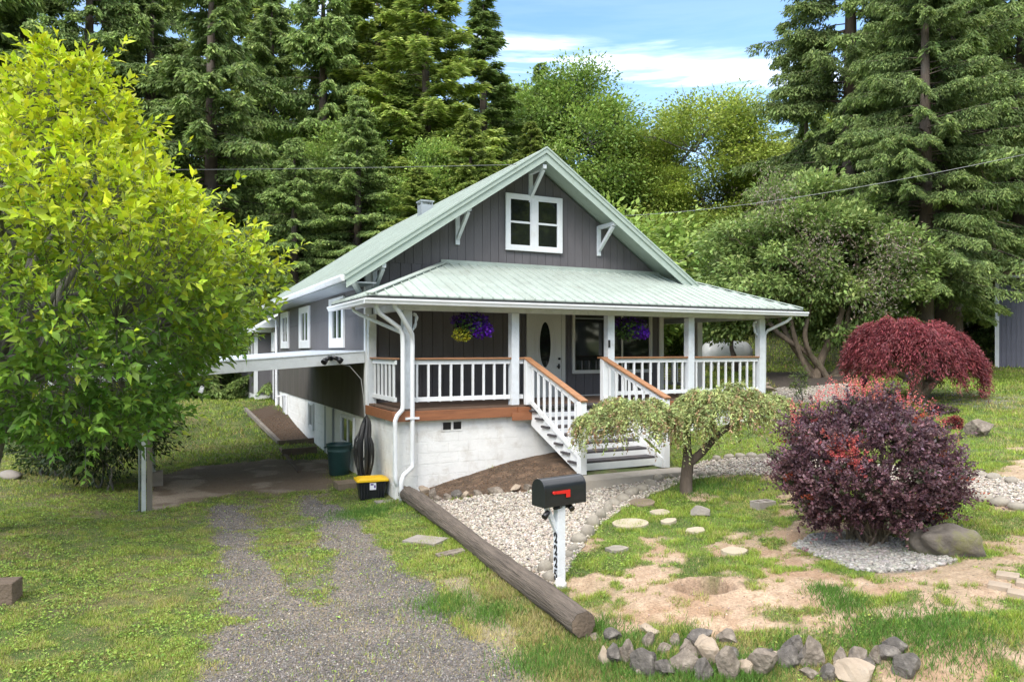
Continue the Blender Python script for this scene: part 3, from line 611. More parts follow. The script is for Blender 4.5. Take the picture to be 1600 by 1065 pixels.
mb = MB(); mb.box(PL+.035, PR-.035, PV+.035, WF-.02, PEZ-.115, PEZ-.09); mb.box(PL+.035, W0-.04, WF-.02, 2.6, PEZ-.115, PEZ-.09); mb.box(W1+.04, PR-.035, WF-.02, 8.1, PEZ-.115, PEZ-.09); mb.build('porch_ceiling', M['cream'], porch_roof)
mb = MB(); mb.box(.10, 9.30, .03, .16, 3.55, 3.68); mb.box(.12, .24, .16, WF-.03, 3.55, 3.68); mb.box(9.16, 9.30, .16, 8.0, 3.55, 3.68); mb.build('porch_beam', M['whitewood'], porch_roof)
# deck
mb = MB(); v = .0
while v < 8.0:
    b = min(v + .138, 8.0); mb.box(.01 if v < 1.9 else W1+.03, 9.5, v + .003, b - .003, DK-.035, DK); v += .14
deck = mb.build('porch_deck', M['deck'], house)
mb = MB(); mb.box(-.04, 2.55, -.04, -.002, 1.47, DK-.037); mb.box(4.70, 9.54, -.04, -.002, 1.47, DK-.037); mb.box(-.04, -.002, -.002, WF-.03, 1.475, DK-.04); mb.box(9.505, 9.54, -.002, 8.0, 1.475, DK-.04); mb.box(2.55, 4.7, -.065, -.005, 1.50, DK-.04)
mb.box(2.40, 2.86, -.10, -.068, 1.40, 1.555); mb.build('rim_board', M['cedarrim'], deck, .006)
# posts
PU = (.27, 2.53, 4.84, 7.04, 9.23)
for i, u in enumerate(PU):
    mb = MB(); s = .085; mb.box(u-s, u+s, .02, .02+2*s, DK, 3.545); mb.build('porch_post', M['whitewood'], house, .006)
for u, v in ((9.23, 2.35), (9.23, 5.0)):
    mb = MB(); mb.box(u-.085, u+.085, v-.085, v+.085, DK, 3.545); mb.build('porch_post', M['cream'], house, .006)
mb = MB(); mb.box(.0, .17, WF-.14, WF-.034, DK-.2, 3.55); mb.build('porch_post', M['whitewood'], house, .006)
# scroll brackets on the corner posts
for u, s in ((.355, 1), (9.145, -1)):
    mb = MB(); y = .105
    pts = [(u + s*(.02 + .16*math.sin(a)*(a/3.0)), y, 3.12 + .40*a/3.0 + .03*math.cos(a*3)) for a in np.linspace(0, 3.0, 14)]
    mb.tube(pts, [.016 + .02*abs(math.sin(i*.9)) for i in range(14)], 8); mb.tube([(u, y, 3.12), (u + s*.09, y, 3.30), (u + s*.10, y, 3.50)], .016, 6)
    mb.build('scroll_bracket', M['whitewood'], house)
# railings
RT = 2.66
def railing(a, b, n, name='railing', z0=DK, z1=DK, bz=None):
    a = Vector(a); b = Vector(b); d = b - a; L_ = d.length; dn = d.normalized(); h = RT - DK
    A = Vector((a.x, a.y, z0)); B = Vector((b.x, b.y, z1))
    mb = MB(); mb.beam(A + Vector((0,0,.165)), B + Vector((0,0,.165)), .045, .085); mb.beam(A + Vector((0,0,h-.09)), B + Vector((0,0,h-.09)), .045, .085)
    r = mb.build(name, M['white'], house, .004)
    mb = MB(); mb.beam(A + Vector((0,0,h-.02)) - dn*.02, B + Vector((0,0,h-.02)) + dn*.02, .145, .036); mb.build('handrail', M['cedar'], r, .006)
    up = Vector((0,0,1))
    for i in range(n):
        p = A + (B - A) * ((i + .5) / n); mb = MB(); mb.box(p.x-.02, p.x+.02, p.y-.02, p.y+.02, p.z+.115 + (.1 if False else 0), p.z+h-.06)
        o = mb.build('baluster', M['white'], r)
    return r
railing((.36, .105, 0), (2.44, .105, 0), 9); railing((4.93, .105, 0), (6.95, .105, 0), 9); railing((7.13, .105, 0), (9.14, .105, 0), 9)
railing((.10, .22, 0), (.10, WF-.15, 0), 6); railing((9.23, 2.44, 0), (9.23, 4.9, 0), 11)
railing((2.62, .105, 0), (2.72, .105, 0), 0) if False else None
# stairs
NS = 8; SB = .62; RUN = 2.02; SU0, SU1 = 2.84, 4.60
stairs = MB()
for k, u in enumerate((SU0, SU1 - .045)):
    stairs.prism([(u, -.07, DK-.05), (u, -RUN-.06, SB+.16), (u, -RUN-.06, SB-.02), (u, -RUN+.22, SB-.02), (u, -.07, DK-.42)], (.045, 0, 0))
st = stairs.build('stairs', M['white'], house, .003)
rh = (DK - SB) / NS
for i in range(NS):
    z = DK - rh * (i + 1); y1 = -.07 - RUN/NS * i; y0 = y1 - RUN/NS
    if i < NS - 1:
        mb = MB(); mb.box(SU0 - .05, SU1 + .05, y0 - .02, y1 + .02, z - .005, z + .035); mb.build('tread', M['tread'], st, .004)
    mb = MB(); mb.box(SU0 + .046, SU1 - .046, y1 - .022, y1 - .002, z + .036 if i < NS-1 else z + .0, z + rh - .006); mb.build('riser', M['white'], st)
mb = MB(); mb.box(SU0 - .05, SU1 + .05, -.36, -.07, DK - .04, DK - .004); mb.build('tread', M['tread'], st, .004)
for u in (2.80, 4.64):
    mb = MB(); mb.box(u-.065, u+.065, -.04-.0, .09, DK, RT-.04) if False else mb.box(u-.065, u+.065, -.062, .062, DK, RT-.045); mb.build('newel_post', M['white'], st, .006)
    mb = MB(); mb.box(u-.065, u+.065, -RUN-.10, -RUN+.03, SB-.02, SB+1.27); mb.build('newel_post', M['white'], st, .006)
    a = Vector((u, .0, RT-.03)); b = Vector((u, -RUN-.13, SB+1.27))
    mb = MB(); mb.beam(a + Vector((0,.05,.015)), b + Vector((0,0,.01)), .145, .038); hr_ = mb.build('stair_handrail', M['cedar'], st, .006)
    mb = MB(); mb.beam(a + Vector((0,0,-.065)), b + Vector((0,.12,-.065)), .04, .085); mb.beam((u, -.06, DK+.10), (u, -RUN+.03, SB+.28), .04, .085); mb.build('stair_rail', M['white'], st, .003)
    for i in range(8):
        f = (i + .65) / 8.6; y = -.06 - f * (RUN - .0); zt = RT - .09 + (SB+1.27-RT+.0) * f; zb = DK + .13 + (SB + .28 - DK - .10) * f
        mb = MB(); mb.box(u-.02, u+.02, y-.02, y+.02, zb-.02, zt); mb.build('baluster', M['white'], st)
for q_ in ((2.62, 2.735, .08, .13, RT-.13, RT-.045), (2.62, 2.735, .08, .13, DK+.12, DK+.205), (4.70, 4.755, .08, .13, RT-.13, RT-.045)): MB().box(*q_).build('rail_stub', M['white'], house)
for q_ in ((2.61, 2.90, .02, .16, RT-.038, RT-.002), (4.57, 4.755, .02, .16, RT-.038, RT-.002)): MB().box(*q_).build('rail_cap', M['cedar'], house, .005)
# windows
def window(name, u0, u1, z0, z1, y, casing=(.11,.11,.11,.11), nx=2, sash='v', side=False, glass='glass', trim='white', top=None):
    """in a wall facing -y (front) or -x (side=True: u is v along the wall, y is the wall x)"""
    def B(mb, a, b, d0, d1, c, d):
        if side: mb.box(y - d1, y - d0, a, b, c, d)
        else: mb.box(a, b, y - d1, y - d0, c, d)
    l, r, bt, tp = casing; mb = MB()
    B(mb, u0, u0+l, 0, .05, z0, z1); B(mb, u1-r, u1, 0, .05, z0, z1); B(mb, u0+l, u1-r, 0, .048, z0, z0+bt); B(mb, u0+l, u1-r, 0, .048, z1-tp, z1)
    if sash == 'dh':
        m = (u0+u1)/2; B(mb, m-.075, m+.075, 0, .046, z0+bt, z1-tp)
    f = mb.build(name, M[trim], house, .004)
    a, b, c, d = u0+l, u1-r, z0+bt, z1-tp
    mb = MB(); B(mb, a, b, .002, .006, c, d); mb.build('pane', M[glass], f)
    mb = MB(); s = .032
    cells = [(a, (u0+u1)/2-.075), ((u0+u1)/2+.075, b)] if sash == 'dh' else [(a, b)]
    for p, q in cells:
        B(mb, p, p+s, .007, .028, c, d); B(mb, q-s, q, .007, .028, c, d); B(mb, p+s, q-s, .007, .027, c, c+s); B(mb, p+s, q-s, .007, .027, d-s, d)
        if sash == 'dh': m = (c+d)/2; B(mb, p+s, q-s, .007, .032, m-.022, m+.022)
        if sash == 'slide': m = (p+q)/2; B(mb, m-.03, m+.03, .007, .03, c+s, d-s)
        if sash == 'slide2':
            for m in (p + (q-p)*.62,): B(mb, m-.022, m+.022, .007, .03, c+s, d-s)
    mb.build('sash', M[trim], f)
    return f
window('gable_window', 3.20, 4.69, 5.09, 6.39, WF-.035, (.10,.10,.10,.09), sash='dh')
window('picture_window', 4.97, 7.32, 2.24, 3.80, WF-.03, (.05,.05,.05,.05), sash='slide2', trim='cream')
mb = MB(); mb.box(5.93, 6.02, WF-.040, WF-.037, 2.45, 3.55); mb.box(5.06, 6.02, WF-.0395, WF-.037, 3.55, 3.58); mb.build('curtain', M['galv'], house)
window('side_window', 3.72, 5.24, 2.86, 4.06, W0-.021, (.20,.24,.20,.15), sash='slide', side=True, glass='glassg')
window('side_window', 7.80, 9.35, 2.86, 4.06, W0-.021, (.20,.24,.20,.15), sash='slide', side=True, glass='glassg')
window('side_window', 11.25, 12.75, 2.86, 4.06, W0-.021, (.20,.24,.20,.15), sash='slide', side=True)
window('basement_window', 2.90, 4.15, .62, 1.30, W0+.005, (.05,.05,.05,.04), sash='slide', side=True, glass='glassg')
window('basement_window', 7.40, 8.05, .58, 1.32, W0+.005, (.08,.08,.10,.04), sash='slide', side=True)
window('basement_window', 11.80, 12.5, .68, 1.32, W0+.005, (.08,.08,.08,.04), sash='slide', side=True)
mb = MB(); mb.box(W0-.02, W0+.01, 5.0, 5.8, .02, 1.36); bd = mb.build('basement_door', M['cream'], house, .004); mb = MB(); mb.box(W0-.045, W0-.021, 4.93, 4.99, 0, 1.37); mb.box(W0-.045, W0-.021, 5.81, 5.87, 0, 1.37); mb.build('door_frame', M['galv'], bd)
# kinks: white horizontal seam and drip edge between the wall panels of the side
mb = MB(); mb.box(W0-.03, W0-.02, WF+.1, WB, 2.712, 2.722); mb.build('seam', M['groove'], core)
# front door
DU0, DU1, DZ1 = 3.74, 4.77, 3.86; y = WF - .03
mb = MB(); mb.box(DU0, DU0+.10, y-.05, y, DK+.001, DZ1); mb.box(DU1-.10, DU1, y-.05, y, DK+.001, DZ1); mb.box(DU0+.10, DU1-.10, y-.048, y, DZ1-.09, DZ1); mb.box(DU0+.1, DU1-.1, y-.06, y, DK+.001, DK+.04)
dr = mb.build('front_door', M['cream'], house, .004)
mb = MB(); mb.box(DU0+.102, DU1-.102, y-.028, y-.002, DK+.042, DZ1-.092); slab = mb.build('door_panel', M['cream'], dr)
dc = ((DU0+DU1)/2 - .03, 2.93)
def oval(rx, rz_, n=40): return [(dc[0] + rx*math.cos(2*math.pi*k/n), dc[1] + rz_*math.sin(2*math.pi*k/n)) for k in range(n)]
mb = MB(); mb.prism([(a, y-.036, b) for a, b in oval(.155, .535)], (0, .007, 0)); mb.build('oval_glass', M['glass'], dr)
def oring(rx, rz_, wd, y0, y1, mbb):
    A = oval(rx, rz_); B_ = oval(rx+wd, rz_+wd); n = len(A); vs = [(a, y0, b) for a, b in A] + [(a, y0, b) for a, b in B_] + [(a, y1, b) for a, b in B_] + [(a, y1, b) for a, b in A]
    mbb.add(vs, [(i, (i+1)%n, n+(i+1)%n, n+i) for i in range(n)] + [(n+i, n+(i+1)%n, 2*n+(i+1)%n, 2*n+i) for i in range(n)] + [(3*n+i, 3*n+(i+1)%n, (i+1)%n, i) for i in range(n)])
mb = MB(); oring(.150, .53, .028, y-.048, y-.028, mb); oring(.235, .66, .012, y-.034, y-.027, mb); oring(.275, .74, .010, y-.034, y-.027, mb); mb.build('oval_trim', M['cream'], dr)
mb = MB(); mb.lathe([(.0,-.03),(.028,-.03),(.028,.0),(.0,.0)], 12, (0,0,0)); mb.v = [(DU1-.17 + x, y-.045+z, 2.60 + yy) for x, yy, z in mb.v]; n0 = len(mb.v)
mb.build('deadbolt', M['black'], dr)
mb = MB(); mb.tube([(DU1-.17, y-.03, 2.42), (DU1-.17, y-.08, 2.42), (DU1-.25, y-.085, 2.42)], .016, 8); mb.box(DU1-.195, DU1-.145, y-.036, y-.029, 2.36, 2.48); mb.build('door_handle', M['black'], dr)
mb = MB(); mb.box(4.755+.0, 4.80, -.0, .018, 2.86, 3.02) ; mb.build('doorbell', M['black'], house)
mb = MB(); mb.box(4.79, W1-.1, WF-.055, WF-.03, DK+.002, DK+.03); mb.build('wall_base_trim', M['cream'], house)
# downspouts
mb = MB(); mb.tube([(-.42, -.34, 3.70), (-.42, -.30, 3.56), (-.36,-.26,3.47), (.06,-.10, 3.22), (.13, -.08, 3.10), (.14,-.08,2.9), (.14, -.08, 1.80), (.13,-.085,1.70),(.02,-.12,1.60),(-.02, -.12, 1.50), (-.02,-.12,1.35), (-.02, -.12, .45), (.02,-.16,.30)], .042, 10); mb.build('downspout', M['white'], house)
mb = MB(); mb.tube([(-.52, 1.05, 3.70), (-.50, 1.02, 3.58), (-.42, .9, 3.50), (.12, .02, 3.14), (.18,-.05,3.08)], .036, 10); mb.build('downspout', M['white'], house)
mb = MB(); mb.tube([(-.12,-.36,3.70),(-.10,-.34,3.60),(.0,-.30,3.50),(.30,-.13,3.10),(.33,-.055,3.02),(.335,-.05,2.9),(.335,-.05,.72),(.33,-.06,.62),(.10,-.22,.50),(.05,-.26,.40),(.05,-.26,.02)], .043, 10); dsp = mb.build('downspout', M['white'], house)
mb = MB(); mb.box(.26, .41, -.10, -.041, 1.515, 1.54); mb.box(.20, .47, -.06, -.041, 1.505, 1.55); mb.build('pipe_strap', M['white'], dsp)
mb = MB(); mb.tube([(9.75,-.40,3.68),(9.75,-.36,3.58),(9.70,-.30,3.50),(9.42,.05,3.28),(9.38,.10,3.18),(9.38,.11,2.0),(9.38,.11,1.75)], .036, 10); mb.build('downspout', M['white'], house)
mb = MB(); mb.tube([(EL-.05, WB+.4, 4.25), (-.3, WB+.3, 4.0), (-.1, WB-.05, 3.85), (-.09, WB-.05, 1.4), (-.09, WB-.05, .55), (-.2, WB-.1, .42)], .045, 8); mb.build('downspout', M['white'], house)
mb = MB(); mb.tube([(-.3, 12.2, 1.25), (-.06, 12.2, 1.28), (-.05, 12.2, .5)], .04, 8); mb.build('drain_pipe', M['white'], house)
# chimney stub behind the ridge
mb = MB(); mb.box(2.95, 3.30, 6.9, 7.25, 6.4, 7.02); ch = mb.build('chimney', M['galv'], house); mb = MB(); mb.box(2.92, 3.33, 6.87, 7.28, 7.10, 7.14)
for a, b in ((2.95,6.9),(3.27,6.9),(2.95,7.22),(3.27,7.22)): mb.box(a, a+.03, b, b+.03, 7.02, 7.10)
mb.build('chimney_cap', M['galv'], ch)
# service box, camera
mb = MB(); mb.box(.02, .12, WF-.17, WF-.142, 3.28, 3.44); mb.build('utility_box', M['white'], house)
# rear wing with the white metal roof
wing = MB(); wing.box(.0, 5.0, WB+.02, 19.5, .9, 3.62); wg = wing.build('rear_wing', M['sidelav'], house)
mb = MB(); mb.box(-.05, .0, WB+.02, WB+.12, .9, 3.62); mb.box(-.03, 0, WB+1.2, WB+1.3, 1.0, 3.6); mb.build('rear_trim', M['white'], wg)
mb = MB(); mb.prism([(-.6, WB+.7, 3.60), (-.6, WB+.7, 3.66), (2.6, WB+.7, 5.5), (5.6, WB+.7, 3.9), (5.6, WB+.7, 3.8)], (0, 6.0, 0)); mb.build('rear_roof', M['metalroof'], wg)
window('rear_window', 14.3, 15.0, 2.75, 3.45, -.002, (.09,.09,.09,.09), sash='slide', side=True)
W2 = (-.55, 15.6)
mb = MB(); mb.box(W2[0], 3, W2[1], 21, 1.15, 3.45); w2 = mb.build('back_room', M['sidelav'], house)
mb = MB(); mb.box(W2[0]-.03, W2[0]+.10, W2[1]-.03, W2[1], 1.12, 3.42); mb.box(W2[0]-.03, W2[0], W2[1], W2[1]+.12, 1.12, 3.42); mb.build('corner_board', M['white'], w2)
mb = MB(); mb.box(W2[0]+.02, 3, W2[1]+.03, 21, .3, 1.14); mb.build('back_foundation', M['block'], w2)
mb = MB(); mb.box(W2[0]-.45, 3, W2[1]-.35, 21.2, 3.46, 3.62); mb.build('back_roof', M['metalroof'], w2)
window('back_window', 16.3, 17.3, 2.35, 3.25, W2[0]-.002, (.09,.09,.09,.09), sash='slide', side=True)
# ================================================================== CARPORT
cp = thing('carport', 'flat white carport roof running from the side of the house out to old posts', 'carport', (HO[0], HO[1], 0), HANG)
CW = -6.0
mb = MB(); mb.prism([(-.045, WF+.03, 2.80), (-.045, WF+.03, 2.74), (CW, WF+.03, 2.33), (CW, WF+.03, 2.39)], (0, 5.6, 0)); mb.build('carport_roof', M['membrane'], cp)
mb = MB(); mb.prism([(-.045, WF-.02, 2.765), (-.045, WF-.02, 2.54), (CW, WF-.02, 2.13), (CW, WF-.02, 2.355)], (0, .045, 0)); mb.prism([(-.05, WF-.035, 2.785), (-.05, WF-.035, 2.765), (CW, WF-.035, 2.355), (CW, WF-.035, 2.375)], (0, .06, 0)); mb.build('fascia_board', M['whitewood'], cp, .004)
for k in range(7):
    mb = MB(); v = WF + .45 + k * .8; mb.prism([(-.05, v, 2.73), (-.05, v, 2.60), (CW+.1, v, 2.19), (CW+.1, v, 2.32)], (0, .045, 0)); mb.build('rafter', M['greywood'], cp)
for (px, py, zt, nm) in ((228, 797, 2.16, 'whitewood'), (243, 757, 2.16, 'galv')):
    p = G(px, py); u, v = H2L(p); b = p.z
    mb = MB(); mb.box(u-.07, u+.0, v-.07, v+.07, b-.05, zt+.05); po = mb.build('carport_post', M[nm], cp, .004)
    if nm == 'whitewood':
        mb = MB(); mb.box(u+.012, u+.10, v-.06, v+.06, b-.02, zt+.05); mb.build('post_board', M['greywood'], po); mb = MB(); mb.tube([(u-.10, v-.03, b), (u-.10, v-.03, zt)], .018, 6); mb.tube([(u-.10, v-.03, b+.02),(u-.3, v-.1, b+.01)], .018, 6); mb.build('conduit', M['galv'], po)
    else:
        mb = MB(); mb.box(u-.16, u+.14, v-.15, v+.15, b-.1, b+.28); mb.build('post_footing', M['pslate'], po, .01)
mb = MB(); p = G(228,797); u, v = H2L(p); mb.box(u-.12, u+.12, v-.4, v+5.2, 2.06, 2.19); mb.build('carport_beam', M['whitewood'], cp)
# flood light on the fascia
fl = thing('flood_light', 'black twin head flood light on the carport fascia beside the house corner', 'light', HW(-.75, WF-.03, 2.60), HANG)
mb = MB(); mb.tube([(0,0,.03),(0,-.04,.04)], .05, 10); mb.tube([(0,-.03,.05),(-.05,-.08,.05),(-.13,-.11,.0)], [.03,.04,.045], 10); mb.tube([(-.13,-.11,.0),(-.18,-.15,-.05)], [.055,.065], 12); mb.build('lamp_head', M['black'], fl)
mb = MB(); mb.tube([(0,-.03,.05),(.05,-.08,.05),(.13,-.11,.02)], [.03,.04,.045], 10); mb.tube([(.13,-.11,.02),(.18,-.15,-.03)], [.055,.065], 12); mb.build('lamp_head', M['black'], fl)
mb = MB(); c0 = HW(-.55, WF-.01, 2.52); pts = [HW(-.60, WF+.06, 2.53), HW(-.35, WF+.03, 2.47), HW(-.12, WF+.0, 2.2), HW(-.07, WF-.02, 1.8), HW(-.06, WF-.03, 1.35)]
o = mb.tube(pts, .009, 6).build('light_cable', M['cableL']); tag(o, 'thin pale cable drooping from the carport fascia down the house corner', 'cable')
sc_ = thing('security_camera', 'small white security camera hanging under the carport fascia by the leaves', 'camera', HW(-3.15, WF-.05, 2.17), HANG)
mb = MB(); mb.tube([(0,0,.06),(0,0,-.05),(-.04,-.02,-.07)], .012, 6); mb.box(-.05,.05,-.03,.03,.05,.07); mb.build('mount', M['black'], sc_); mb = MB(); mb.tube([(-.02,.02,-.06),(-.05,-.03,-.14),(-.07,-.08,-.2)], [.035,.045,.045], 12); mb.build('camera_body', M['white'], sc_)
# ================================================================== SMALL THINGS AROUND THE HOUSE
tote = thing('storage_tote', 'black plastic storage tote with a bright yellow lid beside the downspout', 'storage box', G(580, 778), R(20))
def tapered(mb, a0, b0, z0, a1, b1, z1, n=5):
    def rr(a, b, r, z): return [(sx*(a-r) + r*math.cos(t), sy*(b-r) + r*math.sin(t), z) for sx, sy, t0 in ((1,1,0),(-1,1,90),(-1,-1,180),(1,-1,270)) for t in [R(t0 + 90*k/(n-1)) for k in range(n)]]
    A = rr(a0, b0, .04, z0); B_ = rr(a1, b1, .05, z1); m = len(A)
    mb.add(A + B_, [(i, (i+1)%m, m+(i+1)%m, m+i) for i in range(m)] + [tuple(range(m-1,-1,-1)), tuple(range(m, 2*m))])
mb = MB(); tapered(mb, .22, .15, 0, .27, .20, .36)
for k in range(-4, 5):
    if abs(k) > 1: mb.box(k*.052-.008, k*.052+.008, -.206, -.16, .04, .30)
mb.build('tote_body', M['tote'], tote)
mb = MB(); tapered(mb, .305, .235, .35, .305, .235, .385); tapered(mb, .27, .20, .386, .25, .18, .41)
for k in range(5): mb.box(-.2, .2, -.14+k*.065, -.12+k*.065, .405, .415)
mb.build('tote_lid', M['yellow'], tote, .004)
mb = MB(); mb.box(-.06, .06, -.212, -.206, .20, .33); lb = mb.build('tote_label', M['paper'], tote); mb = MB(); mb.box(-.045, .01, -.214, -.2125, .285, .315); mb.box(.02, .05, -.214, -.2125, .235, .285); mb.build('label_print', M['violetink'], lb)
can = thing('rubbish_bin', 'tall dark teal plastic rubbish bin standing against the white foundation', 'bin', G(530, 742), R(0))
mb = MB(); mb.lathe([(0,.01),(.20,.01),(.215,.03),(.255,.52),(.262,.53),(.262,.56),(.257,.57),(.27,.66),(.285,.665),(.285,.70),(.27,.705),(.26,.69),(.25,.55),(.20,.05),(0,.05)], 28); mb.build('bin_body', M['teal'], can)
for s in (-1, 1):
    mb = MB(); mb.tube([(s*.27,-.07,.62),(s*.32,-.06,.62),(s*.32,.06,.62),(s*.27,.07,.62)], .014, 6); mb.build('bin_handle', M['teal'], can)
hose = MB(); random.seed(11)
for k in range(28):
    w_ = .03 + random.random()*.17; h0 = .16 + random.random()*.16; top = 1.44 + random.random()*.06; ox = .0 + random.random()*.10; cx = .9 + random.random()*.05
    pts = []
    for i in range(29):
        a = 2*math.pi*i/28 + .4; r_ = 1 + .06*math.sin(3*a + k); pts.append(HW(-.30, 1.0, (top+h0)/2 + (top-h0)/2*math.sin(a)) + Vector((w_*r_*math.cos(a)*(1 if math.sin(a) < .3 else .75), ox*1.4 - .05*math.cos(a) - .1 + .26*sst(.2,1,math.sin(a)), 0)))
    hose.tube(pts, .013, 6, False)
pts = [HW(-.12, 1.15, .9), HW(-.2, 1.28, .7), HW(-.26, 1.38, .5), HW(-.3, 1.45, .25), HW(-.25, 1.4, .1), HW(-.1, 1.2, .06)]
hose.tube(pts, .014, 6); ho = hose.build('garden_hose', M['hose']); tag(ho, 'black garden hose coiled in a long hank on the foundation corner', 'hose')
mb = MB(); p = G(666, 753); mb.tube([p - Vector((0,0,.1)), p + Vector((0,0,.55))], .011, 6); tag(mb.build('metal_stake', M['galv']), 'thin metal stake standing in the soil before the white blocks', 'stake')
stp = thing('timber_step', 'low brown wooden step on the ground between the bin and the tote', 'step', G(548, 762), HANG)
mb = MB(); mb.box(-.28,.12,-.12,.32,-.02,.12); mb.build('step_block', M['concd'], stp, .008)
p = G(598, 785); spb = thing('splash_block', 'rough flat stone block under the white downspout', 'stone', p, HANG); mb = MB(); mb.box(-.14,.30,-.12,.10,-.03,.035); mb.build('block', M['pslate'], spb, .01)
# bed timbers along the left wall
def timber(name, a, b, w_, h, m, label, cat='timber', lift=0):
    a = Vector(a); b = Vector(b); c_ = (a + b)/2; o = thing(name, label, cat, c_); mb = MB()
    n = 6; 
    for i in range(1):
        mb.beam(a - c_ + Vector((0,0,h/2+lift)), b - c_ + Vector((0,0,h/2+lift)), w_, h)
    q = mb.build('timber', m, o, .012); return o
timber('bed_edging', G(384,642), G(436,694), .10, .12, M['greywood'], 'long weathered timber edging the dug bed along the lawn')
timber('bed_edging', G(436,695), G(490,691), .08, .13, M['dkwood'], 'short timber closing the near end of the dug bed')
timber('bed_edging', G(441,712), G(495,708), .08, .18, M['dkwood'], 'lower step timber nearest the open pit beside the foundation')
timber('bed_edging', G(438,702), G(468,738), .09, .05, M['dkwood'], 'leaning timber running down towards the carport floor')
tb = G(-10, 940); to = thing('timber_block', 'cut end of a pale weathered timber block lying on the lawn at the left edge', 'timber', tb, R(12)); mb = MB(); mb.box(-.55,.22,-.1,.16,-.02,.22); mb.build('block', M['dkwood'], to, .01)
# log
lg = thing('log', 'long weathered utility pole log lying between the drive and the pebbles', 'log', (0,0,0))
random.seed(5)
A = Vector((-1.96, 13.42, .17)); B_ = Vector((.69, 7.02, .17)); d = (B_ - A); n = 90; m_ = 40; vs = []; fs = []; t = d.normalized(); sd = t.cross(Vector((0,0,1))).normalized(); up = sd.cross(t)
ph_ = [random.random()*6.28 for _ in range(9)]
for i in range(n + 1):
    f_ = i / n; c_ = A + d * f_; c_.z = tz(c_.x - .12, c_.y) * .5 + .5*.02 + .14 + .02*math.sin(f_*7); rad = .138 - .016*f_ + .008*math.sin(f_*9) - (.012 if .24 < f_ < .26 else 0)
    for k in range(m_):
        a = 2*math.pi*k/m_; g = float(vnoise(np.array([k*1.7 + 40]), np.array([f_*9]))[0]) - .5; g2 = float(vnoise(np.array([k*.5]), np.array([f_*40]))[0]) - .5
        r_ = rad * (1 + .16*g + .08*g2 + .05*math.sin(f_*31 + 3*a)*g2); vs.append(c_ + (sd*math.cos(a) + up*math.sin(a)) * r_)
fs = [(i*m_+k, i*m_+(k+1)%m_, (i+1)*m_+(k+1)%m_, (i+1)*m_+k) for i in range(n) for k in range(m_)]
la = math.atan2(d.y, d.x); lg.location = A; lg.rotation_euler = (0, 0, la); _im = Matrix.Rotation(-la, 4, 'Z'); vs = [_im @ (Vector(v) - A) for v in vs]; t = _im @ t
mb = MB(); mb.add(vs, fs, True); M['log'] = mat('log_bark', (.125,.10,.08), .95, .5, 30, 1.6, 60, dirt=(.050,.040,.034), dirt_amt=.9, dscale=9)
_mp = [x for x in M['log'].node_tree.nodes if x.type == 'MAPPING'][0]; _mp.inputs['Rotation'].default_value = (0, 0, 0); _mp.inputs['Scale'].default_value = (.07, 1, 1)
mb.build('log_body', M['log'], lg)
e = [vs[n*m_+k] for k in range(m_)]; cc = sum(e, Vector())/m_; mb = MB(); ring = [cc + (p - cc)*.99 + t*.003 for p in e]; ring2 = [cc + (p-cc)*.7 + t*.012 for p in e]
mb.add(ring + ring2 + [cc + t*.01], [(k, (k+1)%m_, m_+(k+1)%m_, m_+k) for k in range(m_)] + [(m_+k, m_+(k+1)%m_, 2*m_) for k in range(m_)], True); mb.build('cut_end', M['dkwood'], lg)
# mailbox
mbp = G(874, 908); mx_ = thing('mailbox', 'black metal mailbox with a red flag on a white wooden post numbered 2225', 'mailbox', mbp)
ma = math.atan2(.44, .62); bz = 1.0 - mbp.z + .015
post = MB(); post.box(-.052,.052,-.052,.052,-.1, bz-.02); pm = Matrix.Rotation(ma - R(6), 4, 'Z'); post.v = [tuple(pm @ Vector(v)) for v in post.v]; po = post.build('mailbox_post', M['whitewood'], mx_, .005)
BL, BW, BH = .60, .10, .17
def boxprof(w_, h, n=12): return [(-w_, 0)] + [(-w_*math.cos(math.pi*k/n), h + w_*math.sin(math.pi*k/n)) for k in range(n+1)] + [(w_, 0)]
rot = Matrix.Rotation(ma, 4, 'Z'); bc = Vector((.0, .02, bz))
def mput(mb): mb.v = [tuple(bc + rot @ Vector(v)) for v in mb.v]; return mb
mb = MB(); pr = boxprof(.115, .20, 16); P0 = [(-BL/2, y_, z_) for y_, z_ in pr]; m2 = len(P0); vs = P0 + [(BL/2, y_, z_) for y_, z_ in pr]
mb.add(vs, [(i, i+1, m2+i+1, m2+i) for i in range(m2-1)], True); mb.add(vs, [tuple(range(m2)), tuple(range(2*m2-1, m2-1, -1)), (0, m2, 2*m2-1, m2-1)])
mput(mb).build('mailbox_body', M['mbox'], mx_)
for x0 in (-BL/2-.012, BL/2-.006):
    mb = MB(); pr2 = boxprof(.121, .20, 16); mb.prism([(x0, y_, z_-.004) for y_, z_ in pr2], (.018, 0, 0)); mput(mb).build('mailbox_door' if x0 < 0 else 'mailbox_rim', M['mbox'], mx_, .004)
mb = MB(); mb.prism([(-.18, -.124, .175), (.06, -.124, .175), (.06, -.124, .09), (.0, -.124, .09), (.0, -.124, .135), (-.17, -.124, .145)], (0, -.006, 0)); mb.tube([(-.18,-.12,.16),(-.18,-.14,.16)], .018, 10); mput(mb).build('flag', M['red'], mx_)
mb = MB(); mb.box(-.20,.16,-.05,.05,-.022,-.002); mput(mb).build('mailbox_base_board', M['whitewood'], mx_)
mb = MB(); mb.beam(bc + rot @ Vector((-.20,-.01,-.02)), Vector((-.02,.0,bz-.34)), .05, .055); mb.build('mailbox_brace', M['whitewood'], mx_, .004)
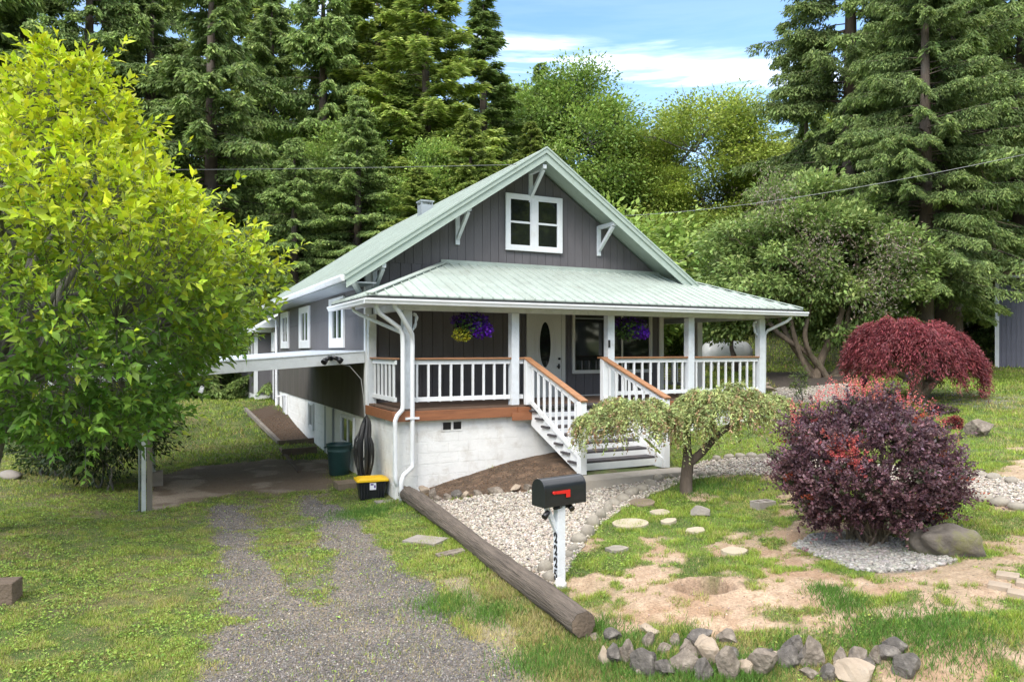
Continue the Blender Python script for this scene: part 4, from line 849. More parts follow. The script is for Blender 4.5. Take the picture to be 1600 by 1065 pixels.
mb = MB(); a = bc + rot @ Vector((-.22,-.07,-.06)); mb.tube([a, a + Vector((-.05,-.06,-.05))], [.03,.036], 10); a = bc + rot @ Vector((.13,-.03,-.04)); mb.tube([a, a + Vector((.03,-.05,-.03))], [.03,.036], 10); mb.tube([bc + rot @ Vector((-.12,-.05,-.035)), bc + rot @ Vector((.12,-.05,-.035))], .02, 8); mb.build('solar_spotlight', M['black'], mx_)
# address digits (script numerals as bent strokes)
def digit(ch, s):
    if ch == '2': q = [(-.42,.58),(-.40,.82),(-.10,1.0),(.30,.92),(.42,.66),(.25,.38),(-.10,.16),(-.38,.02),(-.10,.08),(.20,-.02),(.45,.04),(.5,.2)]
    else: q = [(.42,1.0),(-.05,.93),(-.25,.96),(-.30,.56),(.02,.64),(.38,.48),(.42,.2),(.12,-.02),(-.25,.0),(-.42,.18),(-.28,.24)]
    out = []
    for i in range(len(q)-1):
        p0 = q[max(i-1,0)]; p1 = q[i]; p2 = q[i+1]; p3 = q[min(i+2, len(q)-1)]
        for k in range(4):
            t_ = k/4; out.append(tuple(.5*((2*p1[j]) + (-p0[j]+p2[j])*t_ + (2*p0[j]-5*p1[j]+4*p2[j]-p3[j])*t_**2 + (-p0[j]+3*p1[j]-3*p2[j]+p3[j])*t_**3) for j in (0,1)))
    out.append(q[-1]); return [(x*s, y*s) for x, y in out]
for i, chh in enumerate('2225'):
    s = .092; z0 = bz - .44 - i*.142; nm = MB(); pts = digit(chh, s); an = ma - R(6)
    # on the left (-x) face of the post, near the front edge
    L3 = [pm @ Vector((-.062, -.012 - x*.55, z0 + y_*1.2)) for x, y_ in pts]
    nm.tube(L3, [.0055 + .004*abs(math.sin(k*.35)) for k in range(len(L3))], 6); nm.build('house_number', M['black'], mx_)
# steel doorstep slab of concrete before the stairs
p = HW(3.7, -2.33, 0); sl_ = thing('concrete_slab', 'pale concrete slab with rounded corner at the foot of the porch stairs', 'slab', (p.x, p.y, 0), HANG)
mb = MB(); a0, b0 = 1.28, .24; pts = [(-a0, b0), (-a0, -b0+.15), (-a0+.05, -b0+.05), (-a0+.15, -b0), (a0+.1, -b0), (a0+.1, b0)]; mb.prism([(x, y_, SB-.03) for x, y_ in pts], (0,0,-.34)); mb.build('slab', M['conc'], sl_, .012)
# hanging baskets
def basket(name, u, v, label, ylw, seed):
    r_ = np.random.default_rng(seed); p = HW(u, v, 3.66); t = thing(name, label, 'hanging basket', p)
    mb = MB()
    for k in range(4): a = k*math.pi/2; mb.tube([(0,0,-.16),(.13*math.cos(a), .13*math.sin(a), -.44)], .003, 4)
    mb.tube([(0,0,.02),(0,0,-.16)], .005, 5); mb.build('hanger', M['galv'], t)
    mb = MB(); mb.lathe([(0,-.62),(.08,-.61),(.13,-.53),(.15,-.44),(.14,-.44)], 16); mb.build('pot', M['tote'], t)
    def blob(n, c, rad, size, cols, nm, m, down=.0):
        P = nrm(r_.normal(size=(n,3))) * r_.uniform(.45, 1, (n,1))**.5 * np.array(rad) + np.array(c)
        D = nrm(r_.normal(size=(n,3)) + np.array([0,0,-down])); leaves(nm, P, D, size*.9, size, cols, m, t)
    blob(650, (0,0,-.40), (.34,.26,.24), .06, cvar((.07,.13,.03), 650, .3), 'foliage', M['leaf'], .4)
    blob(560, (.19,-.04,-.47), (.25,.18,.15), .055, cvar((.13,.02,.42), 560, .35), 'purple_flowers', M['leaf']); blob(420, (-.02,0,-.27), (.40,.2,.15), .055, cvar((.07,.02,.20), 420, .45), 'upper_flowers', M['leaf'])
    if ylw: blob(420, (-.17,-.10,-.56), (.20,.12,.14), .036, cvar((.62,.60,.06), 420, .2), 'yellow_flowers', M['leaf']); blob(200, (-.15,0,-.34), (.12,.12,.14), .06, cvar((.035,.01,.06), 200, .3), 'dark_flowers', M['leaf'])
basket('hanging_basket', 1.60, .12, 'hanging basket of purple petunias with a yellow clump over the left railing', True, 5)
basket('hanging_basket', 5.52, .30, 'hanging basket of only deep purple petunias before the picture window', False, 9)
# service wires
def wire(a, b, sag, r_, m, label):
    a = Vector(a); b = Vector(b); mb = MB(); mb.tube([a + (b-a)*(i/24) - Vector((0,0,sag*4*(i/24)*(1-i/24))) for i in range(25)], r_, 5); tag(mb.build('utility_wire', m), label, 'wire')
wire(HW(GC, RF+.1, APZ-.32), P3(-120, 262, 24), .10, .007, M['cable'], 'pale overhead wire running left from the gable peak before the conifers')
wire(P3(950, 338, 26), P3(1720, 215, 14), .30, .006, M['cableL'], 'overhead wire slanting up to the right across the tall conifer')
# ================================================================== STONES
def rockmesh(name, m, sx, sy, sz, seed, rough=.22, facet=True, sub=2):
    r_ = random.Random(seed); bm = bmesh.new(); bmesh.ops.create_icosphere(bm, subdivisions=sub, radius=1)
    pl = [(Vector((r_.uniform(-1,1), r_.uniform(-1,1), r_.uniform(-.6,1))).normalized(), r_.uniform(.38,.8)) for _ in range(13 if facet else 3)]
    off = Vector((r_.random()*50, r_.random()*50, 0))
    for v in bm.verts:
        p = v.co.copy()
        for n_, d_ in pl:
            k = p.dot(n_)
            if k > d_: p -= n_ * (k - d_) * (.95 if facet else .6)
        nz_ = float(vnoise(np.array([p.x*2.3 + off.x + p.z]), np.array([p.y*2.3 + off.y - p.z]))[0]) - .5
        p *= 1 + nz_ * rough; v.co = Vector((p.x*sx, p.y*sy, p.z*sz))
    me = bpy.data.meshes.new(name); bm.to_mesh(me); bm.free(); o = link(me, name, m)
    if not facet: me.polygons.foreach_set('use_smooth', [True]*len(me.polygons))
    return o
def put_rock(name, px, py, wpx, hpx, m, seed, label, cat='rock', group=None, facet=True, sink=.25, dy=.75, rough=.22, sub=2, dz=0):
    """a rock whose foot is seen at (px, py) and which looks wpx by hpx pixels there"""
    p = G(px, py); s = p.y / FPX; sx = wpx*s/2; sz = hpx*s/2/.85; o = rockmesh(name, m, sx, sx*dy, sz, seed, rough, facet, sub)
    o.location = (p.x, p.y + sx*dy*.5, p.z + sz*(1-sink)*.8 - sz*.1 + dz); o.rotation_euler = (random.uniform(-.15,.15), random.uniform(-.15,.15), random.uniform(-.6,.6))
    return tag(o, label, cat, group)
random.seed(21)
_o = 'first second third fourth fifth sixth seventh eighth ninth tenth eleventh twelfth thirteenth fourteenth fifteenth sixteenth seventeenth eighteenth nineteenth'.split()
def ORD(n):
    n += 1
    if n < 20: return _o[n-1]
    t_ = {2:'twent',3:'thirt',4:'fort',5:'fift'}[n//10]; return t_ + ('ieth' if n % 10 == 0 else 'y-' + _o[n%10-1])
gl = 'stones edging the garden path'
edge = [(862,908,34,26,1),(852,893,30,26,1),(868,880,26,20,0),(886,872,20,14,0),(895,862,20,14,0),(905,848,26,16,0),(918,838,24,20,0),(927,822,22,20,0),(938,812,22,20,1),(950,800,18,18,0),(962,790,22,14,0),(975,782,22,12,0),(988,774,24,15,0),(1003,768,22,14,0),(1018,760,22,12,0),(1030,752,20,12,0),(1044,747,20,10,0),(1098,745,20,9,1),(1115,742,18,8,0),(1122,719,16,9,1),(1140,717,18,9,1),(1158,715,18,9,1),(1176,715,18,9,1),(1196,716,22,8,1),(1216,717,22,8,1),(1236,718,20,8,1),
        (1508,738,26,10,1),(1532,744,26,10,1),(1558,748,28,10,1),(1586,754,26,10,1),(1515,776,26,13,1),(1540,784,28,14,1),(1566,789,28,13,1),(1592,796,26,13,1)]
EO = sorted(range(len(edge)), key=lambda i: (edge[i][0], edge[i][1]))
for i, (px, py, w_, h_, k) in enumerate(edge):
    put_rock('edging_stone', px, py, w_*(.85 if i < 2 else 1.05), h_*(.8 if i < 2 else 1.1), M['cobble'], 100+i, 'rounded tan edging stone, ' + ORD(EO.index(i)) + ' from the left along the pale garden path', 'stone', gl, False, .3, .8, .12)
put_rock('white_rock', 874, 922, 26, 26, M['quartz'], 7, 'lumpy white rock at the foot of the numbered mailbox post', 'rock', None, True, .2)
put_rock('small_rock', 857, 924, 16, 11, M['rockd'], 8, 'small dark rock between the log and the white rock', 'rock')
gm = 'rocks lining the mulch bed'; BO = sorted([652,662,676,682,700,714,728,746,776,806,826,843,660])
for i, (px, py, w_, h_, m_) in enumerate([(652,762,18,14,'rockt'),(662,772,22,16,'rockt'),(676,778,20,18,'rock'),(682,784,22,10,'rock'),(700,782,22,12,'rock'),(714,779,20,14,'rockd'),(728,778,18,10,'rockt'),(746,776,22,13,'rock'),(776,772,30,14,'rock'),(806,768,24,12,'rockt'),(826,765,20,11,'rock'),(843,757,16,10,'rockt'),(660,755,14,12,'rockt')]):
    put_rock('bed_rock', px, py, w_*1.1, h_*1.25, M[m_], 200+i, 'broken brown rock, ' + ORD(BO.index(px)) + ' from the left lining the mulch bed', 'rock', gm, True, .2)
gw = 'rocks of the low wall along the front'
wall_ = [(961,1040,28,36,'rockd'),(958,1005,26,22,'rockd'),(984,1040,24,44,'rock'),(1010,1050,40,44,'rockd'),(1016,1012,24,24,'rock'),(1040,1020,22,22,'rock'),(1058,1008,20,22,'rock'),(1075,1052,46,40,'rock'),(1077,1024,30,24,'rock'),(1094,1012,40,36,'rockd'),(1112,1040,46,42,'rockt'),(1143,1058,40,44,'rock'),(1140,1005,30,20,'rock'),(1015,990,34,12,'rockt'),(1195,1062,44,48,'rock'),(1205,1048,24,40,'rockd'),(1237,1042,40,32,'rockd'),(1278,1042,44,46,'rock'),(1318,1040,34,28,'rock'),(1270,1058,30,14,'rock'),(1300,1066,40,26,'rockd'),(1345,1066,60,30,'rockt'),(1358,1044,26,20,'rockd'),(1385,1036,44,30,'rockd'),(1422,1056,40,36,'rockd'),(930,1002,22,10,'rock'),(1165,1052,20,20,'rock'),(1335,1015,1,1,'rock')][:-1]
random.seed(4)
for k in range(15): wall_.append((945 + k*33 + random.randint(-6,6), 1034 + random.randint(-14,34), random.randint(20,40), random.randint(18,32), random.choice(['rock','rock','rockd','rockt'])))
WO = sorted(range(len(wall_)), key=lambda i: wall_[i][0])
for i, (px, py, w_, h_, m_) in enumerate(wall_):
    big = {'rock':'grey brown','rockd':'dark grey','rockt':'tan'}[m_] + ' angular rock, ' + ORD(WO.index(i)) + ' from the left in the low front rock wall'
    put_rock('wall_rock', px, py, w_*1.3, h_*1.25, M[m_], 300+i, big, 'rock', gw, True, .28, .9, .35, 3)
put_rock('boulder', 1538, 682, 56, 32, M['rock'], 41, 'solitary grey angular boulder on the lawn right of the purple bush', 'boulder', None, True, .15, .7)
put_rock('mossy_boulder', 1490, 872, 116, 62, M['moss'], 44, 'large mossy dark boulder partly behind the right side of the purple bush', 'boulder', None, False, .2, .7, .5, 4)
put_rock('garden_rock', 1096, 808, 36, 26, M['pslate'], 47, 'flat topped grey rock tipped in the grass right of the round paver', 'rock', None, True, .1, .5)
put_rock('lawn_rock', 12, 748, 40, 14, M['pslate'], 48, 'flat pale rock on the lawn at the left edge beneath the big tree', 'rock', None, False, .2)
for i, (px, py, w_, h_) in enumerate([(1205,612,24,14),(1215,622,16,10),(1196,602,16,10)]):
    put_rock('porch_stone', px, py, w_, h_, M['rockt'], 500+i, ('largest brown stone at the right end of the porch', 'lowest small brown stone below the right porch corner', 'small brown stone tight against the right porch post')[i], 'stone')
def paver(px, py, w_, m, label, shape='round', rz=0, asp=1.0, th=.04):
    p = G(px, py); r_ = w_ * p.y / FPX / 2; mb = MB(); rr = random.Random(px)
    if shape == 'round': pts = [(r_*math.cos(a), r_*asp*math.sin(a)) for a in np.linspace(0, 2*math.pi, 33)[:-1]]
    elif shape == 'rough': pts = [(r_*k*math.cos(a), r_*asp*k*math.sin(a)) for a in np.linspace(0, 2*math.pi, 12)[:-1] for k in [rr.uniform(.75, 1.1)]]
    else: pts = [(-r_, -r_*asp), (r_, -r_*asp), (r_, r_*asp), (-r_, r_*asp)]
    mb.prism([(x, y_, .042) for x, y_ in pts], (0,0,-th-.03)); o = mb.build('stepping_stone', m, None, .006); o.location = (p.x, p.y, p.z); o.rotation_euler = (0,0,rz)
    # lie with the slope of the ground
    e = .15; gxn = (tz(p.x+e, p.y) - tz(p.x-e, p.y))/(2*e); gyn = (tz(p.x, p.y+e) - tz(p.x, p.y-e))/(2*e)
    o.rotation_mode = 'QUATERNION'; o.rotation_quaternion = Vector((0,0,1)).rotation_difference(Vector((-gxn, -gyn, 1)).normalized()) @ Matrix.Rotation(rz, 3, 'Z').to_quaternion()
    tag(o, label, 'stepping stone')
paver(985, 820, 56, M['paver'], 'pale round concrete stepping stone, the nearer and clearer of two')
paver(1003, 787, 40, M['concd'], 'brown round stepping stone below the weeping tree, farther of two')
paver(1032, 803, 34, M['paver'], 'sandy stepping stone sunk in grass between the round ones', 'rough')
paver(1046, 816, 26, M['paver'], 'small pointed sandy stepping stone right of the pale round one', 'rough')
paver(1087, 831, 34, M['paver'], 'oblong sandy stepping stone before the tipped grey rock', 'rough')
paver(1148, 864, 46, M['paver'], 'pale sandy stepping stone near the hole in the bare soil', 'rough')
paver(964, 860, 36, M['cobble'], 'lone grey oval stone set in the grass right of the mailbox', 'rough', 0, .8)
paver(665, 846, 62, M['pslate'], 'larger mossy grey slab in the grass left of the log', 'sq', R(-30), .62)
paver(704, 866, 44, M['rock'], 'smaller rough board shaped slab touching the log', 'sq', R(25), .42)
for i, (px, py) in enumerate([(1562, 918), (1592, 930), (1575, 902), (1606, 914)]):
    paver(px, py, 30, M['rockt'], ('front left', 'front right', 'rear left', 'rear right')[i] + ' of the four pinkish paving slabs at the right edge', 'sq', R(-38), .8, .03)
p = G(1192, 792); cb = thing('cinder_block', 'small hollow concrete block half sunk in the grass left of the purple bush', 'block', p, R(25)); mb = MB()
for b in ((-.17,.17,-.10,-.07),(-.17,.17,.07,.10),(-.17,-.14,-.07,.07),(.14,.17,-.07,.07),(-.02,.02,-.07,.07)): mb.box(*b, -.05, .10)
mb.build('block', M['pslate'], cb, .004); mb = MB(); mb.box(-.14,.14,-.07,.07,-.05,.045); mb.build('soil_fill', M['dkwood'], cb)
p = G(1349, 626); gb = thing('gazing_ball', 'dark blue glass garden ball standing behind the purple bush', 'garden ornament', p); mb = MB()
mb.lathe([(.001,.42),(.05,.43),(.09,.47),(.105,.53),(.09,.59),(.05,.625),(.001,.635)], 20); mb.build('ball', M['blueball'], gb); mb = MB(); mb.lathe([(.1,0),(.05,.05),(.03,.2),(.05,.4),(.06,.44)], 14); mb.build('stand', M['black'], gb)
# ================================================================== VEGETATION
def v3(*a): return np.array(a, float)
def limbs(mb, base, tip, r0, r1, wob=.12, n=7, sides=7, seed=0):
    r_ = random.Random(seed); base = Vector(base); tip = Vector(tip); L_ = (tip-base).length; pts = []; rs = []
    o1 = Vector([r_.uniform(-1,1) for _ in range(3)])*wob*L_; o2 = Vector([r_.uniform(-1,1) for _ in range(3)])*wob*L_*.6
    for i in range(n+1):
        t_ = i/n; pts.append(base.lerp(tip, t_) + o1*math.sin(math.pi*t_) + o2*math.sin(2*math.pi*t_)); rs.append(r0 + (r1-r0)*t_**.8)
    mb.tube(pts, rs, sides, False); return pts
# ---- conifers --------------------------------------------------
def conifer(h, r, seed, col, tip, droop=.5, nb=190, taper=.8, z0=.06, hang=.8, ll=.29, lw=.082, bare=0, reps=3):
    g = np.random.default_rng(seed); t = bpy.data.objects.new('conifer_tree', None); C.objects.link(t)
    mb = MB(); mb.tube([(0,0,-1),(0,0,0),(.05,.02,h*.4),(0,0,h*.8),(0,0,h)], [h*.020, h*.016, h*.011, h*.005, .01], 9)
    P = []; D = []; Cc = []; Ls = []
    for k in range(nb):
        f = z0 + (1-z0) * (k + g.random()) / nb; z = f*h; bl = r * (max(1-f, 0) ** taper) * g.uniform(.62, 1.15) + .25
        if f < .22: bl *= .65 + f*1.6
        a = g.uniform(0, 6.283); dr = droop * (1.25 - f) * g.uniform(.7, 1.3); up = .30*f + .10
        s = np.linspace(0, 1, 12); rad = bl * s; zz = z + bl * (up*s - dr*s**1.6 + .22*dr*s**4)
        cx = np.cos(a + .25*g.normal()*s) * rad; cy = np.sin(a + .25*g.normal()*s) * rad
        if k % 2 == 0 or bl > r*.5: mb.tube(list(zip(cx, cy, zz)), [max(.045*bl/4*(1-x)+.006, .006) for x in s], 4, False)
        nt_ = int(bl * 17) + 8; ss = g.uniform(.16, 1.0, nt_) ** .8
        bx = np.interp(ss, s, cx); by = np.interp(ss, s, cy); bz = np.interp(ss, s, zz)
        side = g.choice([-1, 1], nt_); ta = a + side * g.uniform(.55, 1.15, nt_); tl = (.22 + .34 * bl * .28 * (1.15 - ss)) * g.uniform(.7, 1.4, nt_)
        for q in range(4):
            w_ = (q + .4) / 4; px_ = bx + np.cos(ta)*tl*w_; py_ = by + np.sin(ta)*tl*w_; pz_ = bz - hang*tl*w_**1.5
            for rep in range(reps):
                j = g.normal(size=(nt_, 3)) * .05; P.append(np.stack([px_, py_, pz_], 1) + j)
                aa = ta + g.normal(size=nt_)*.7; D.append(np.stack([np.cos(aa), np.sin(aa), -hang*g.uniform(.3, 1.7, nt_) + .1], 1))
                e = np.clip(ss*.55 + w_*.35 + g.normal(size=nt_)*.18, 0, 1)[:, None]; Cc.append(np.asarray(col)*(1-e**2.2) + np.asarray(tip)*e**2.2); Ls.append(ll * g.uniform(.6, 1.25, nt_))
    P = np.concatenate(P); D = np.concatenate(D); Cc = np.concatenate(Cc); Ls = np.concatenate(Ls)
    tr = mb.build('trunk', M['bark'], t); leaves('crown', P, D, lw, Ls, cvar(Cc, len(P), .2, .05), M['needle'], t, N=nrm(g.normal(size=(len(P), 3)) + v3(0,0,1.2)))
    return t
# ---- broadleaf -------------------------------------------------
def broadleaf(name, clumps, leafn, lsize, col, tip, base, trunk_r, seed, bark='barkg', crad=(.7,.7,.45), stems=1, droop=.25, aspect=.5, lm='leaf', spread=.15, namec='crown', top=None, twig=True, fill=.5):
    """clumps: array of clump centres (n,3) in local metres"""
    g = np.random.default_rng(seed); t = bpy.data.objects.new(name, None); C.objects.link(t); mb = MB(); cl = np.asarray(clumps, float); n = len(cl)
    cz = cl[:, 2]; H_ = cz.max(); ends = []
    for s in range(stems):
        a = 6.283*s/stems + g.random(); b0 = Vector((base[0] + (spread*math.cos(a) if stems > 1 else 0), base[1] + (spread*math.sin(a) if stems > 1 else 0), base[2] - .1))
        tgt = cl[g.integers(n)] if stems > 1 else cl.mean(0); e = Vector((tgt[0]*.45 + base[0]*.55, tgt[1]*.45 + base[1]*.55, H_*.62 if stems == 1 else H_*g.uniform(.35, .6)))
        ends.append(limbs(mb, b0, e, trunk_r*(1 if stems == 1 else g.uniform(.45, .9)), trunk_r*.35, .10 if stems == 1 else .17, 11, 9, seed*31+s))
    nodes = [p for e in ends for p in e[3:]]
    for i in range(n):
        c_ = Vector(cl[i]); best = min(nodes, key=lambda p: (p-c_).length + max(0, p.z - c_.z)*1.5)
        pts = limbs(mb, best, c_, trunk_r*.22, trunk_r*.04 + .004, .12, 5, 5, seed*77+i)
        if i % 3 == 0: nodes += pts[2:4]
        if twig:
            for q in range(3): limbs(mb, pts[3], c_ + Vector(g.normal(size=3)*np.array(crad)*.6), trunk_r*.07 + .003, .004, .1, 3, 4, seed*99+i*5+q)
    m_ = leafn; ci = np.repeat(np.arange(n), m_); N_ = n*m_
    dirs = nrm(g.normal(size=(N_, 3))); rr = g.uniform(0, 1, (N_, 1)) ** fill
    sc_ = g.uniform(.7, 1.25, (n, 1))[ci]; off = dirs * rr * np.array(crad) * sc_
    off += (g.normal(size=(n*8, 3)) * np.array(crad) * .28)[ci*8 + g.integers(0, 8, N_)] * .9
    P = cl[ci] + off; out = P - cl.mean(0); D = nrm(nrm(out)*.5 + dirs*.6 + g.normal(size=(N_,3))*.4 - v3(0,0,droop))
    e = np.clip((off[:, 2:]/crad[2])*.35 + .4 + g.normal(size=(N_,1))*.2 + (g.normal(size=(n,1))*.18)[ci], 0, 1)
    if top is not None: e = np.clip(e*.6 + sst(top[0], top[1], P[:, 2:3] + g.normal(size=(N_,1))*.25)*.75, 0, 1)
    Cc = np.asarray(col)*(1-e) + np.asarray(tip)*e; ls = lsize*g.uniform(.6, 1.3, N_)
    mb.build('trunk', M[bark], t); leaves(namec, P, D, ls*aspect, ls, cvar(Cc, N_, .18, .05), M[lm], t, N=nrm(g.normal(size=(N_,3))*.6 + v3(0,0,1)), fold=.12)
    return t
def ellclumps(n, rx, ry, z0, z1, seed, hollow=.55, flat=1):
    g = np.random.default_rng(seed); d = nrm(g.normal(size=(n,3))); r_ = g.uniform(hollow, 1, (n,1)) ; p = d*r_*v3(rx, ry, (z1-z0)/2); p[:, 2] += (z0+z1)/2
    k = 1 - .35*np.clip((p[:,2]-(z0+z1)/2)/((z1-z0)/2), 0, 1)**2; p[:, :2] *= k[:, None]; return p
GD = ((.13,.19,.060), (.31,.42,.11)); GM = ((.020,.042,.016), (.085,.135,.035)); GY_ = ((.030,.055,.014), (.150,.200,.040))
con = [conifer(27, 5.6, 1, *GD, droop=.85, nb=230, hang=1.5), conifer(27, 5.2, 2, (.135,.195,.065), (.33,.43,.12), droop=.7, nb=230, hang=1.1),
       conifer(22, 4.6, 3, (.15,.21,.048), (.40,.48,.10), droop=.28, nb=210, hang=.55, ll=.29), conifer(24, 4.0, 4, *GD, droop=.35, nb=200, taper=1.0, hang=.6)]
con.append(conifer(27, 6.0, 5, (.11,.16,.055), (.29,.38,.11), droop=.55, nb=230, hang=1.3, z0=.20, ll=.22, lw=.055, reps=5)); dec = [broadleaf('broadleaf_tree', ellclumps(90, 4.3, 4.3, 3.5, 15.5, 11), 900, .175, (.19,.26,.045), (.46,.55,.10), (0,0,0), .26, 11, crad=(1.35,1.35,.75), fill=.6),
       broadleaf('broadleaf_tree', ellclumps(80, 3.8, 3.8, 3.0, 13.5, 12), 900, .175, (.15,.24,.050), (.36,.49,.10), (0,0,0), .24, 12, crad=(1.3,1.3,.8), fill=.6),
       broadleaf('broadleaf_tree', ellclumps(60, 3.6, 3.6, .6, 6.4, 13), 430, .22, (.15,.24,.050), (.36,.48,.10), (0,0,0), .14, 13, crad=(1.1,1.1,.7), stems=3, fill=.6)]
usedp = set()
def plant(proto, px, Y, top_py, label, cat, group, rz, h0, wide=1, zoff=0, X=None):
    """stand a copy so its foot is at depth Y and its tip at picture row top_py"""
    x = (px - CXP)/FPX*Y if X is None else X; z = tz(x, Y) - .2; top = CAMH + (HYP - top_py)/FPX*Y; s = (top - z)/h0
    if id(proto) not in usedp:
        usedp.add(id(proto)); o = proto; o.location = (x, Y, z); o.rotation_euler = (0,0,rz); o.scale = (s*wide, s*wide, s); tag(o, label, cat, group)
    else: o = dup(proto, (x, Y, z), rz, label, group, (s*wide, s*wide, s), cat)
    return o
gc = 'conifers of the forest behind the house'; gd = 'broadleaf trees behind the house'
CT = [(0,-60,33,-260,1.35,'dark drooping conifer mostly beyond the left edge'),(1,40,36,-190,1.35,'drooping conifer above the left end of the yellow green tree'),(0,140,34,-160,1.3,'dark drooping conifer right above the peak of the yellow green tree'),
      (1,235,37,-90,1.35,'grey green conifer between the yellow tree and the darker group'),(0,330,33,-120,1.35,'large drooping conifer with curtain branches right of the yellow tree'),(1,425,40,-20,1.3,'conifer with a thin tip left of centre against the sky'),
      (0,505,37,-80,1.3,'tall dark conifer straight above the house eave'),(2,590,39,-50,1.45,'bluish conifer behind the slope of the main roof'),(2,665,36,-75,1.4,'yellow tinted conifer rising above the chimney'),
      (3,755,42,-12,1.5,'slim dark spire conifer left of the open sky'),(2,735,31,182,1.35,'small bright green fir just left of the gable peak'),(1,560,31,150,1.5,'low spreading conifer above the left roof eave'),(2,655,30,265,1.7,'low bright fir hanging over the roof near the chimney'),
      (0,460,30,215,1.7,'low drooping conifer with pale tips over the left eave'),(2,400,45,-60,1.5,'conifer in the back row between two tall drooping ones'),(1,620,46,-10,1.6,'back row conifer filling between the tall trunks'),(0,240,46,-140,1.1,'back row dark conifer behind the yellow tree'),(3,845,47,100,1.2,'back row short dark conifer behind the gable'),
      (0,-10,45,-200,1.1,'back row conifer at the far left'),(1,545,46,-20,1.1,'back row conifer above the eave gap'),(2,830,40,190,1.1,'low dark fir behind the gable peak')]
for k, px, Y, tp, wd, lb in CT: plant(con[k], px, Y, tp, lb, 'conifer', gc, px*.7, (27,27,22,24)[k], wd)
CR = [(4,1445,23.5,-160,1.15,'conifer whose sprays hang before the thick trunk'),(4,1330,30,-330,1.15,'huge drooping conifer overhanging the sky at upper right'),(4,1480,26,-420,1.15,'thick trunked conifer with dead hanging twigs behind the maple'),(4,1600,31,-300,1.2,'large conifer at the upper right corner'),(1,1400,40,-160,1.2,'conifer in the second row behind the big right ones'),(0,1700,34,-200,1.3,'conifer beyond the right edge behind the shed'),(1,1530,40,-120,1.2,'back row conifer between the two right trunks'),(0,1260,44,60,1.0,'shaded conifer behind the gnarled garden tree')]
for k, px, Y, tp, wd, lb in CR: plant(con[k], px, Y, tp, lb, 'conifer', 'conifers at the right side', px*.3, 27, wd)
DT = [(1,430,38,170,1.0,'mid green broadleaf tree before the conifers left of the roof'),(1,560,34,165,.95,'mid green broadleaf tree before the conifers over the eave'),(1,690,33,215,1.0,'fresh green tree directly behind the chimney'),(0,240,36,240,.85,'light green tree between the yellow tree and the conifers'),(1,880,46,92,1.15,'rounded broadleaf tree directly right of the gable peak'),(0,1090,45,118,1.2,'airy yellow green tree in the centre below the cloud'),(1,980,50,190,1.1,'darker broadleaf tree between the two rounded crowns'),(0,1010,45,225,1.1,'lower yellow green tree beside the gable slope'),(0,1180,45,200,1.0,'bright lime tree beside the drooping conifer'),
      (1,1240,46,240,1.0,'mid green tree above the gnarled garden tree'),(2,920,33,300,1.3,'bushy tree low against the right slope of the gable'),(2,1030,43,345,1.2,'bushy tree behind the porch roof end'),(2,1120,44,320,1.2,'greyish bushy tree left behind the gnarled one'),(1,820,49,120,1.0,'broadleaf tree behind the slim dark spire'),
      (2,1390,40,390,1.2,'dark shrubby tree beside the thick trunk'),(2,1560,38,380,1.4,'dark shrubby tree behind the shed'),(2,500,38,330,1.0,'broadleaf shrub over the eave behind the house'),(2,340,37,420,1.2,'shrubby tree seen past the leaves at the rear wing'),(2,1240,52,400,1.9,'far shrub at the top of the back lawn'),(2,1500,50,380,1.9,'shaded shrub in the wood right of the thick trunk'),(2,1000,48,400,1.7,'far shrub behind the propane tank'),(0,1350,48,120,1.2,'back tree filling the gap between right conifers')]
for k, px, Y, tp, wd, lb in DT: plant(dec[k], px, Y, tp, lb, 'tree', gd, px*.9, (15.9,14.0,6.9)[k], wd)
for k, (px, Y) in enumerate([(-420,30),(-300,24),(90,30),(200,34),(300,38)]): plant(dec[2], px, Y, 470 if k > 1 else 300, ('bushy tree off the left edge','bushy tree at the far left','shrub under the yellow tree at left','shrub seen beneath the leaves','shrub at the top of the sloping lawn')[k], 'shrub', gd, px*.9, 6.9, 1.5)
# trees across the road, behind the camera: what the window panes reflect
for k, (x, y_, hh) in enumerate([(-24,-44,15),(-15,-48,18),(-7,-46,15),(1,-48,19),(9,-46,17),(17,-48,24),(26,-36,24),(36,-34,30),(-36,-40,17),(46,-26,28),(-42,-18,26),(50,-16,28),(44,-8,30),(52,-4,24),(56,-28,32),(40,-18,26),(60,-12,30),(36,-24,28),(50,-38,30)]):
    pr_ = (dec[0], con[1])[k % 2]; z = tz(x, y_); s = hh/((15.9, 27)[k % 2]); dup(pr_, (x, y_, z), k*1.3, 'tree across the road that the window panes reflect', 'trees across the road', (s*1.35, s*1.35, s), 'tree')
